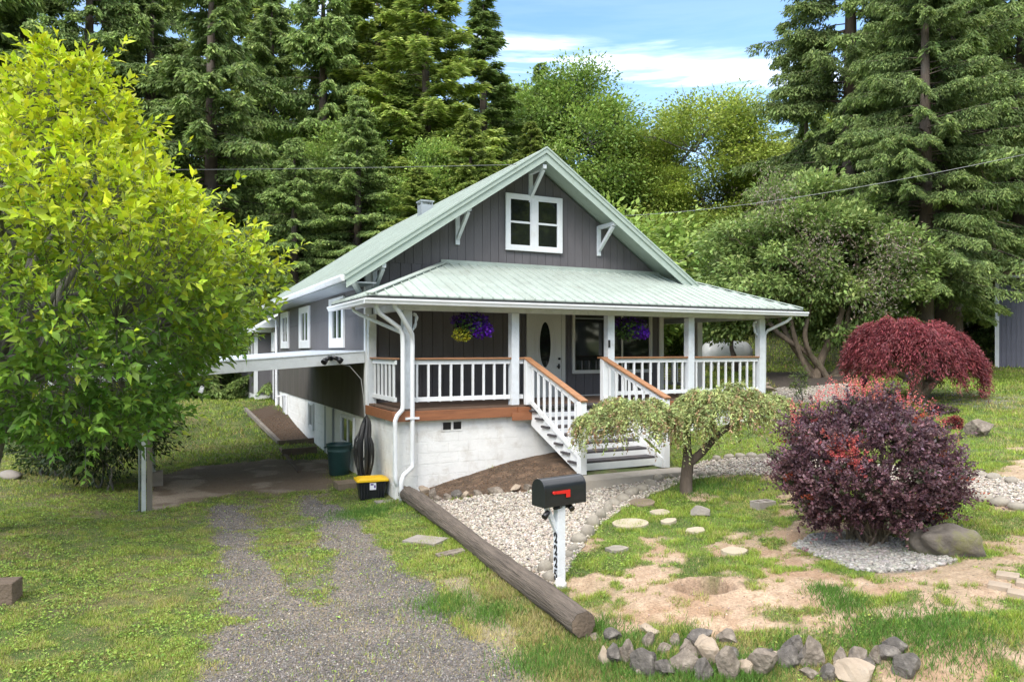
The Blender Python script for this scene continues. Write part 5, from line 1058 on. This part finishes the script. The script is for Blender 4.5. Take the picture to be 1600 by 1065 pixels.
# dead hanging twigs on the thick trunk
g = np.random.default_rng(77); mb = MB(); p0 = P3(1475, 330, 24.3)
for k in range(120):
    a = Vector((p0.x + g.normal()*.85, p0.y + g.normal()*.4, p0.z + g.uniform(-.8, 1.4))); L_ = g.uniform(.9, 2.6)
    mb.tube([a, a + Vector((g.normal()*.25, g.normal()*.1, -L_*.3)), a + Vector((g.normal()*.3, 0, -L_))], [.014, .009, .004], 3, False)
for k in range(3): mb.tube([p0 + Vector((0,.6,-1.5+k*.3)), p0 + Vector((g.normal()*.9, -.2, -.6 + k*.32)), p0 + Vector((g.normal()*2.0, -.4, -1.2+k*.3))], [.05,.03,.01], 5, False)
tag(mb.build('dead_branches', M['barkp']), 'curtain of dead grey brown twigs hanging before the thick conifer trunk', 'dead branches')
p = P3(1482, 520, 25.5); tk = MB(); zb = tz(p.x, p.y); tk.tube([(p.x, p.y, zb-.5), (p.x, p.y, zb+.3), (p.x+.1, p.y, zb+4), (p.x-.1, p.y, zb+6), (p.x, p.y, zb+8)], [.62,.44,.36,.32,.28], 14); o = tk.build('tree_trunk', M['bark']); tag(o, 'thick dark conifer trunk behind the red maple', 'tree trunk')
# ---- the yellow green magnolia at left --------------------------
g = np.random.default_rng(5)
TX, TY = -6.1, 10.0
zr = [(1.3,.8),(1.6,1.05),(1.9,1.25),(2.4,1.55),(3.2,2.1),(4.0,2.4),(4.6,1.95),(5.06,1.25),(5.5,.9),(6.3,.5),(7.0,.12)]
zs_, rs_ = zip(*zr)
nT = 4000; zz = g.uniform(1.6, 6.7, nT); th = g.uniform(0, 6.283, nT); lob = 1 + .17*np.sin(th*3 + zz*2.1) + .10*np.sin(th*7 + zz*5)
rr = np.interp(zz, zs_, rs_) * lob * np.clip(g.uniform(.32, 1.0, nT)**.42, 0, 1); keep = g.random(nT) < np.clip(rr/2.0, .16, 1); zz, th, rr = zz[keep], th[keep], rr[keep]; nT = len(zz)
base_ = np.stack([rr*np.cos(th), rr*np.sin(th), zz], 1); outv = np.stack([np.cos(th), np.sin(th), np.zeros(nT)], 1)
f_up = sst(2.0, 5.5, zz)[:, None]; zz[:26] = np.array([6.75,6.5,6.3,5.9,5.4,5.1,4.9,4.6,4.4,4.2,4.0,3.8,3.7,3.4,3.2,3.0,2.8,2.6,2.4,6.6,6.2,5.6,5.0,4.5,2.2,2.0])
th[:26] = g.uniform(-1.0, .5, 26); th[:3] = (2.8,.2,-1.2); rr[:26] = np.interp(zz[:26], zs_, rs_)*.95
base_[:26] = np.stack([rr[:26]*np.cos(th[:26]), rr[:26]*np.sin(th[:26]), zz[:26]], 1); outv[:26] = np.stack([np.cos(th[:26]), np.sin(th[:26]), np.zeros(26)], 1)
dirT = nrm(outv*(.9 - .3*f_up) + v3(0,0,1)*(.15 + .85*f_up) + g.normal(size=(nT,3))*.35)
LT = g.uniform(.22, .5, nT); LT[:26] = g.uniform(.55, .85, 26); mt = bpy.data.objects.new('yellow_green_tree', None); C.objects.link(mt); mz = tz(TX, TY); mt.location = (TX, TY, 0); tag(mt, 'large tree with big glossy yellow green leaves filling the left side', 'tree')
mb = MB(); limbs(mb, (-1.75, .3, mz-.2), (-.5,.1,3.0), .20, .10, .05, 8, 10, 3); main = []
for k in range(16):
    a = k*2.4; z = 2.6 + (k % 5)*.9; r_ = np.interp(z, zs_, rs_)*.72; main += limbs(mb, (-.85+.1*math.cos(a), .1*math.sin(a), 1.9 + (k%4)*.4), (r_*math.cos(a), r_*math.sin(a), z + .5), .055, .012, .10, 8, 7, 50+k)[2:]
mnp = np.array([tuple(p) for p in main])
for i in range(0, nT, 3):
    c_ = base_[i]; dd = np.linalg.norm(mnp - c_ + v3(0,0,.15), axis=1); j = int(dd.argmin())
    if dd[j] < 2.0: limbs(mb, mnp[j], c_, .009, .004, .08, 3, 4, i)
mb.build('trunk', M['barkg'], mt)
mb = MB()
for i in range(nT): mb.tube([base_[i] - dirT[i]*.15, base_[i] + dirT[i]*LT[i]], [.004, .002], 3, False)
mb.build('twigs', M['barkg'], mt)
nl = 11; ii = np.repeat(np.arange(nT), nl); fr_ = np.tile(np.linspace(.1, 1, nl), nT); ang = np.tile(np.arange(nl)*2.4, nT) + g.uniform(0, 6.283, nT)[ii]
d_ = dirT[ii]; s1 = nrm(np.cross(d_, v3(.3,.2,1))); s2 = np.cross(d_, s1); P = base_[ii] + d_*(LT[ii]*fr_)[:, None]
upw = .25 + .75*fr_[:, None]; D = nrm((s1*np.cos(ang)[:, None] + s2*np.sin(ang)[:, None])*(1.1 - .5*fr_[:, None]) + d_*upw + g.normal(size=P.shape)*.15 - v3(0,0,.12))
sun_tip = np.clip(sst(2.6, 5.2, P[:, 2] + g.normal(size=len(P))*.45)*.85 + .25*fr_*sst(2.0,4.0,P[:,2]) - .15 + .22*sst(.5, 1.0, rr[ii]/np.interp(zz[ii], zs_, rs_)), 0, 1)[:, None]  # higher and outer leaves yellower: new growth plus sunlight put into the colour
c = v3(.14,.28,.045)*(1-sun_tip) + v3(.48,.56,.025)*sun_tip; yl = (g.random(len(P)) < .03)[:, None]; c = np.where(yl, v3(.42,.50,.04), c)
Ls = g.uniform(.10, .215, len(P))*(1 - .15*fr_); Nn = nrm(np.cross(np.cross(D, v3(0,0,1)), D) + g.normal(size=P.shape)*.8)
# two-segment folded leaves
S = nrm(np.cross(D, Nn)); U = np.cross(S, D); Wd = (Ls*.43)[:, None]; L1 = Ls[:, None]
A0 = P; B1 = P + D*L1*.45 + S*Wd*.5 + U*Wd*.16; B2 = P + D*L1*.45 - S*Wd*.5 + U*Wd*.16; B3 = P + D*L1*.5 - U*Wd*.02; E = P + D*L1*.97 - U*L1*.14 
Vv = np.stack([A0, B1, E, B3, B2], 1).reshape(-1, 3); k0 = np.arange(len(P))*5
Fc = np.stack([np.stack([k0, k0+1, k0+2, k0+3], 1), np.stack([k0, k0+3, k0+2, k0+4], 1)], 1).reshape(-1, 4)
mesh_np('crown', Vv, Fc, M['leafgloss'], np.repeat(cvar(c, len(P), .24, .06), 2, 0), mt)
# shrubs beneath it
def shrub(name, px, py, wpx, hpx, col, tip, label, seed, lsize=.07, n=46, leafn=150, cat='shrub', stems=4, asp=.5, dy=.8, bark='barkg', fill=.5, crf=.30):
    p = G(px, py); s = p.y/FPX; rx = wpx*s/2; hz = hpx*s
    t = broadleaf(name, ellclumps(n, rx*.8, rx*.8*dy, hz*.15, hz*.92, seed, .5), leafn, lsize, col, tip, (0,0,0), .035, seed, bark, crad=(rx*crf, rx*crf, hz*.17), stems=stems, aspect=asp, fill=fill)
    t.location = (p.x, p.y + rx*dy*.5, p.z); return tag(t, label, cat)
shrub('rhododendron', 130, 772, 260, 190, (.018,.036,.012), (.065,.098,.025), 'dark leafy rhododendron beneath the yellow green tree', 31, .10, 70, 170, asp=.34)
shrub('rhododendron', 55, 745, 150, 80, (.03,.06,.015), (.12,.18,.04), 'lighter straggly shrub at the left under the big tree', 32, .09, 26, 90)
shrub('multi_stem_shrub', 185, 694, 170, 190, (.03,.06,.015), (.12,.17,.04), 'shrub of many bare stems on the far lawn behind the carport post', 33, .10, 40, 90, stems=9)
shrub('lawn_shrub', 350, 592, 84, 40, (.04,.09,.015), (.16,.26,.03), 'bright green shrub past the end of the carport roof', 34, .12, 22, 120)
shrub('lawn_shrub', 1075, 560, 110, 62, (.06,.11,.012), (.24,.33,.035), 'lime green shrub on the back lawn seen through the porch', 35, .13, 40, 150)
shrub('purple_groundcover', 1475, 650, 56, 20, (.05,.022,.030), (.14,.07,.08), 'low purplish plant behind the right side of the purple bush', 36, .05, 14, 120)
shrub('low_red_plant', 1494, 672, 40, 22, (.09,.015,.020), (.30,.05,.05), 'small dark red plant left of the solitary boulder', 37, .04, 12, 100)
# ---- sapling by the porch -------------------------------------
shrub('sapling', 1252, 632, 40, 66, (.07,.11,.03), (.20,.26,.08), 'young pale leafed sapling beside the right end of the porch', 38, .07, 18, 26, 'sapling', 2, crf=.35)
shrub('wild_flowers', 1225, 640, 60, 22, (.08,.10,.03), (.24,.22,.09), 'straggly yellow green weeds below the right porch corner', 39, .05, 16, 60, 'plant')
# ---- weeping tree before the steps ----------------------------
p = G(1073, 770); g = np.random.default_rng(8); wt = thing('weeping_tree', 'small weeping conifer with a forked trunk and two drooping cushions before the steps', 'tree', p)
mb = MB(); limbs(mb, (0,0,-.1), (.03,0,.62), .115, .095, .03, 5, 10, 1); limbs(mb, (.03,0,.55), (-.05,.0,1.22), .085, .05, .04, 6, 8, 2); limbs(mb, (.05,0,.52), (.75,.05,1.12), .085, .05, .05, 7, 8, 3)
limbs(mb, (-.05,0,1.1), (-.9,0,1.35), .04, .015, .06, 6, 6, 4); limbs(mb, (.7,.05,1.08), (1.3,.1,1.5), .04, .015, .05, 6, 6, 5); limbs(mb, (0,0,1.1),(.1,-.5,1.35),.03,.01,.05,5,5,6); limbs(mb, (.7,0,1.1),(.8,-.5,1.5),.03,.01,.05,5,5,7)
mb.build('trunk', M['bark'], wt)
P = []; D = []; Cc = []; Ls = []
for (cx, cy, cz, rx, ry, hz, n) in ((-.92,0,1.08,.80,.62,.50,640),(.72,.05,1.22,.95,.66,.56,780),(-.05,0,1.12,.40,.45,.36,260),(-1.45,0,1.10,.36,.35,.30,130),(1.40,.1,1.30,.42,.42,.34,150)):
    a = g.uniform(0,6.283,n); q = g.uniform(0,1,n)**.5; ox = cx + rx*q*np.cos(a); oy = cy + ry*q*np.sin(a); oz = cz + hz*np.sqrt(np.clip(1-(q*.97)**2,0,1))*g.uniform(.85,1.05,n)*(1+.12*np.sin(ox*9+oy*5))
    L_ = g.uniform(.12,.30,n) + .30*g.random(n)*(q>.75)*(g.random(n)<.6) + .3*(g.random(n)<.05)
    for k in range(n):
        m_ = int(L_[k]/.012)+3; s = np.linspace(0,1,m_); od = np.array([math.cos(a[k]), math.sin(a[k])])
        x = ox[k] + od[0]*.16*s**.6*(q[k]+.2) + .02*np.sin(s*9+k); y_ = oy[k] + od[1]*.16*s**.6*(q[k]+.2); z = oz[k] + .03*np.sin(s*3) - L_[k]*s**1.35
        P.append(np.stack([x,y_,z],1)); D.append(np.stack([od[0]*.5 + g.normal(size=m_)*.6, od[1]*.5 + g.normal(size=m_)*.6, -.5 + g.normal(size=m_)*.5],1))
        brown = (s[:,None] > .45) * (g.random() < .28) + (g.random() < .05); tone = g.random(); c0 = v3(.27,.32,.125)*(.6 + .8*tone) + v3(.07,.05,.02)*(g.random()<.4); Cc.append(np.where(brown > .5, v3(.34,.23,.13)*(.7+.6*g.random()), c0 + v3(.0,.0,.0)))
        Ls.append(g.uniform(.03,.06,m_))
P = np.concatenate(P); leaves('crown', P, np.concatenate(D), .024, np.concatenate(Ls)*1.25, cvar(np.concatenate(Cc), len(P), .25, .06), M['needle'], wt)
# ---- purple barberry -------------------------------------------
p = G(1392, 868); g = np.random.default_rng(9); bb = thing('purple_bush', 'large round purple leaved barberry bush with coral red shoots on its stone bed', 'bush', (p.x, p.y + .55, p.z))
RX, RY, HZ = .95, .90, 1.62
mb = MB()
for k in range(46):
    a = k*2.4; r_ = g.uniform(.3, 1); limbs(mb, (g.normal()*.10, g.normal()*.10, -.05), (RX*.8*r_*math.cos(a), RY*.8*r_*math.sin(a), HZ*(.40 + .5*(1-r_*.6))), .022, .006, .06, 6, 5, 900+k)
mb.build('stems', M['barkp'], bb)
nS = 2700; d = nrm(g.normal(size=(nS,3))); d[:,2] = np.abs(d[:,2])*1.45 - .68; d = nrm(d); lob = 1 + .08*np.sin(d[:,0]*7 + 1) + .08*np.sin(d[:,1]*6 + d[:,2]*9) + .05*np.sin(d[:,0]*15+d[:,2]*13) + g.normal(size=nS)*.08
rad = lob*g.uniform(.62,1.02,nS)**.5; prof = np.where(d[:,2] < 0, 1 + d[:,2]*.75, 1)
B0 = d*rad[:,None]*np.stack([RX*prof, RY*prof, np.full(nS, HZ*.56)],1) + v3(0,0,HZ*.50)
dirS = nrm(d*v3(1,1,.6) + v3(0,0,.30) + g.normal(size=(nS,3))*.4); LS = g.uniform(.10,.26,nS); LS[g.random(nS)<.10] *= 2.1
m_ = 30; ii = np.repeat(np.arange(nS), m_); fr_ = np.tile(np.linspace(0,1,m_), nS); P = B0[ii] + dirS[ii]*(LS[ii]*fr_)[:,None] + g.normal(size=(nS*m_,3))*.012; P[:,2] -= .10*fr_**2*LS[ii]
D = nrm(g.normal(size=P.shape) + dirS[ii]*.5 + v3(0,0,.25)); Ls = g.uniform(.028,.055,len(P))
tone = g.random(nS)[ii][:,None]; c = v3(.080,.036,.046)*(1-tone) + v3(.25,.135,.15)*tone; ltip = (d[ii][:,2:] > .1)*sst(.5,1,fr_)[:,None]*.3; c = c*(1-ltip) + v3(.22,.15,.20)*ltip
gr_ = (g.random(nS) < .10)[ii][:,None]; c = np.where(gr_, v3(.055,.060,.030), c); og = ((g.random(nS) < .02)[ii])[:,None]; c = np.where(og, v3(.36,.08,.035), c)
leaves('leaves', P, D, Ls*.62, Ls, cvar(c, len(P), .22, .07), M['leaf'], bb)
P=[];D=[];c=[]
for k in range(210):
    if k < 130: x = g.uniform(-.35, 1.0) if g.random() < .7 else g.uniform(-.9,-.1); y_ = g.normal()*.25 + .25; z = HZ*(1.13 - .34*(abs(x)/RX)**2.2 - .1*y_*y_) + g.uniform(-.05,.06); dd = nrm(v3(x*.3 + g.normal()*.25, g.normal()*.25, 1)); L_ = g.uniform(.14,.30)
    else:
        cx, cz = [(-.66,1.24),(-.58,1.14),(-.50,1.04),(-.70,1.30),(-.62,1.32),(-.54,1.22)][k % 6]; cx += g.normal()*.08; cz += g.normal()*.07; x = cx; z = cz; y_ = -RY*math.sqrt(max(0,1-(x/RX)**2-((z-HZ*.5)/(HZ*.6))**2))*1.02; dd = nrm(v3(g.normal()*.4, -.7, .6)); L_ = g.uniform(.05,.12)
    n = 22; s = np.linspace(.05,1,n); P.append(v3(x,y_,z) + dd*L_*s[:,None] + g.normal(size=(n,3))*.010); D.append(g.normal(size=(n,3))*.8 + dd); c.append(np.tile(v3(.72,.17,.17) if g.random()<.7 else v3(.60,.20,.15), (n,1)))
P = np.concatenate(P); leaves('red_shoots', P, np.concatenate(D), .014, g.uniform(.018,.034,len(P)), cvar(np.concatenate(c), len(P), .2, .06), M['leaf'], bb)
# ---- laceleaf maple --------------------------------------------
p = G(1440, 628); g = np.random.default_rng(10); mp_ = thing('red_maple', 'broad dome of burgundy laceleaf maple on the lawn before the grey shed', 'tree', p); sM = p.y/FPX
mb = MB(); limbs(mb, (0,0,-.1),(-.1,0,.75),.20,.14,.06,6,10,1); limbs(mb,(0,0,.3),(.9,0,1.25),.12,.05,.1,6,7,2); limbs(mb,(-.1,0,.5),(-1.1,0,1.3),.12,.05,.1,6,7,3); limbs(mb,(-.1,0,.7),(0,-.6,1.5),.10,.04,.1,6,7,4); limbs(mb,(.2,0,.5),(.3,.7,1.5),.10,.04,.1,6,7,5); limbs(mb,(.0,-.1,.2),(.35,-.5,.85),.10,.04,.1,6,7,6)
mb.build('trunk', M['barkp'], mp_)
W2_ = 205*sM/2; H2_ = (628-504)*sM*.97
P=[];D=[];Cc=[]
nS = 3600; a = g.uniform(0,6.283,nS); q = g.uniform(0,1,nS)**.5
er = 1 + .09*np.sin(3*a+1) + .07*np.sin(7*a) + .05*np.sin(13*a); lobx = np.cos(a)*q*er; loby = np.sin(a)*q*er
zt = H2_*(.56 + .44*np.sqrt(np.clip(1-q**2.6,0,1))) * (1 - .10*lobx) + .11*np.sin(lobx*9+loby*5+1) + .08*np.sin(loby*12-lobx*6) + .30*(fbm(lobx*3+7, loby*3+3, 2.0, 3)-.5)
zt = zt - .18*np.clip(lobx-.35,0,1); lay = g.uniform(0,1,nS)
for k in range(nS):
    m_ = 18; s = np.linspace(0,1,m_); L_ = g.uniform(.14,.30)*(1+.2*q[k]**3); od = v3(math.cos(a[k]), math.sin(a[k]), 0); zo = zt[k] - (lay[k]*.36*H2_*q[k]**4 if q[k] > .7 else lay[k]*.08)
    b = v3(lobx[k]*W2_*.93 - .15, loby[k]*W2_*.72, zo)
    pp = b + od*(L_*.62*np.sin(s*1.4))[:,None] - v3(0,0,1)*(L_*.75*s**1.7)[:,None] + g.normal(size=(m_,3))*.035; P.append(pp); D.append(od*.55 + v3(0,0,-.65) + g.normal(size=(m_,3))*.45)
    tone = g.random(); c0 = v3(.13,.030,.036)*(1-tone) + v3(.29,.070,.078)*tone; top_ = max(0, 1 - q[k]*1.1); Cc.append(np.tile(c0*(1+.25*top_) + v3(.03,.0,.0)*top_, (m_,1)))
P = np.concatenate(P); n_ = len(P); leaves('crown', P, np.concatenate(D), .022, g.uniform(.07,.13,n_), cvar(np.concatenate(Cc), n_, .3, .07), M['leaf'], mp_)
# ---- gnarled tree right of the porch ---------------------------
p = G(1285, 588); zz0 = p.z; s = p.y/FPX
def lil():
    g = np.random.default_rng(14); out = []
    for (px, py, rx, rz_, n) in ((1270,400,165,105,70),(1340,450,110,110,50),(1180,440,95,90,40),(1260,330,80,50,22),(1400,440,55,70,18),(1130,470,60,60,16),(1330,520,80,40,16)):
        d = nrm(g.normal(size=(n,3)))*g.uniform(.5,1,(n,1)); out.append(np.stack([(px + d[:,0]*rx - 1285)*s, d[:,1]*2.0, (588-py)*s + d[:,2]*rz_*s], 1))
    c = np.concatenate(out); return c[c[:,2] > 1.2]
lt = broadleaf('gnarled_tree', lil(), 330, .15, (.14,.21,.055), (.36,.47,.14), (0,0,0), .17, 15, 'barkp', crad=(.52,.52,.32), stems=7, spread=.25, fill=.6); lt.location = p; tag(lt, 'old gnarled multi trunk tree with mottled bark right behind the porch', 'tree')
g = np.random.default_rng(3); n = 2600; cc_ = np.array([((1240-1285)*s,-1.9,(588-405)*s),((1345-1285)*s,-1.95,(588-410)*s),((1320-1285)*s,-1.95,(588-470)*s),((1180-1285)*s,-1.6,(588-330)*s)]); P = cc_[g.integers(0,4,n)] + g.normal(size=(n,3))*v3(.42,.25,.45)
leaves('dead_flower_heads', P, nrm(g.normal(size=(n,3)) - v3(0,0,.7)), .03, .10, cvar((.26,.215,.165), n, .2), M['leaf'], lt)
# ---- small tree by the tank and the tank -----------------------
p = G(1150, 572); t2 = broadleaf('small_tree', ellclumps(30, 1.6, 1.5, 1.4, 3.0, 61), 240, .13, (.04,.08,.02), (.13,.21,.05), (0,0,0), .14, 62, 'bark', crad=(.55,.55,.35), fill=.6); t2.location = (P3(1149,560,27).x, 27, tz(P3(1149,560,27).x, 27)); tag(t2, 'small dark leafed tree standing in front of the white tank', 'tree')
Yt = 29.5; pt = P3(1135, 552, Yt); tn = thing('propane_tank', 'white propane tank on short legs behind the porch', 'tank', (pt.x, Yt, pt.z), R(-14))
r_ = .50; hl_ = .62; prof = [(r_*math.sin(k*math.pi/16), -hl_ - r_*math.cos(k*math.pi/16)*.8) for k in range(9)] + [(r_*math.cos(k*math.pi/16), hl_ + r_*math.sin(k*math.pi/16)*.8) for k in range(9)]
mb = MB(); mb.lathe(prof, 28, (0,0,0), 'x'); mb.build('tank_body', M['tank'], tn); mb = MB(); mb.lathe([(.22,.46),(.22,.60),(.20,.66),(.10,.70),(.001,.71)], 20); mb.build('tank_dome', M['tank'], tn)
for x in (-.55,.55):
    mb = MB(); mb.box(x-.04,x+.04,-.25,.25,-1.0,-.42); mb.build('tank_leg', M['tank'], tn); mb = MB(); mb.box(x-.02,x+.02,-.02,.02,.48,.60); mb.build('lifting_lug', M['tank'], tn)
# wood stack glimpsed behind the rails
p = P3(1070, 592, 24); ws = thing('wood_stack', 'low stack of grey boards and boxes behind the porch rails', 'wood stack', (p.x, 24, tz(p.x,24)), R(20)); mb = MB()
for k in range(5): mb.box(-.8+.05*k, .7-.07*k, -.3, .3, k*.09, k*.09+.05)
mb.box(.15,.5,-.25,.2,.46,.75); mb.build('boards', M['greywood'], ws)
# ---- shed -------------------------------------------------------
p = G(1556, 574); sh = thing('shed', 'grey metal sided shed with rusty red roof at the right edge', 'shed', (p.x, p.y, p.z-.1), R(-39)); sw = p.y/FPX; hh = (574-438)*sw + .1
mb = MB(); mb.box(.03, 6, .03, 5, 0, hh); x = .03
wl = mb.build('wall', M['shed'], sh); mb = MB()
while x < 6: mb.box(x, x+.03, .012, .028, 0, hh-.5); x += .16
for k in range(3): mb.box(.12, 6, .0, .028, hh-.48+k*.16, hh-.46+k*.16)
mb.build('wall_ribs', M['shed'], wl); mb = MB(); mb.box(-.03,.11,-.02,.0,0,hh); mb.box(-.03,-.0,.0,.12,0,hh); mb.build('corner_trim', M['white'], sh); mb = MB(); mb.prism([(-.35,-.3,hh+.02),(-.35,-.3,hh+.16),(6.2,-.3,hh+.16),(6.2,-.3,hh+.02)], (0,.03,0)); mb.prism([(-.35,-.27,hh+.02),(-.35,5.3,hh+.02),(-.35,5.3,hh+.16),(-.35,-.27,hh+.16)], (.03,0,0)); mb.build('fascia', M['white'], sh)
mb = MB(); mb.add([(-.4,-.33,hh+.165),(6.3,-.33,hh+.165),(3.1,2.5,hh+1.15),(6.3,5.3,hh+.165),(-.4,5.3,hh+.165),(-.4,-.33,hh+.02),(6.3,-.33,hh+.02),(6.3,5.3,hh+.02),(-.4,5.3,hh+.02)], [(0,1,2),(1,3,2),(3,4,2),(4,0,2),(8,7,6,5)]); mb.build('roof', M['shedroof'], sh)
# clumps of longer grass along edges
def tuft(name, spots, label, hgt, col):
    P=[];D=[]
    for (px, py, r_px, n) in spots:
        q = G(px, py); r_ = r_px*q.y/FPX; x = q.x + g.normal(size=n)*r_*.5; y_ = q.y + g.normal(size=n)*r_*.5; P.append(np.stack([x, y_, terr(x, y_)-.005],1)); D.append(np.stack([g.normal(size=n)*.45, g.normal(size=n)*.45, np.ones(n)],1))
    P = np.concatenate(P); n = len(P); o = leaves(name, P, np.concatenate(D), .007, hgt*g.uniform(.5,1.2,n), cvar(col, n, .25, .06), M['blade'], wpos=.3); tag(o, label, 'grass'); o['kind'] = 'stuff'
tuft('long_grass', [(570,802,60,2600),(930,985,40,900),(1110,1050,60,1500),(1180,1058,50,900),(1240,1020,60,800),(900,1020,70,1400),(985,1010,50,900),(1420,1000,90,2000),(1350,995,50,600),(1500,990,90,1600),(1160,1045,40,700),(1080,1000,40,500),(1060,1060,90,1500),(1290,925,30,500),(1320,945,40,900),(1100,760,60,1800),(1450,860,50,700),(960,1040,60,1200),(700,945,60,1500),(770,960,50,1000),(850,1040,70,1500)], 'longer tufts of green grass at the rocks and the log', .10, (.10,.20,.035))
tuft('dry_grass', [(850,960,60,1600),(900,1040,70,1800),(800,920,50,1200),(960,1020,50,900),(920,1010,40,900),(860,1000,60,1200),(780,900,40,700)], 'pale dry straw grass between the log and the rocks', .07, (.40,.34,.15))
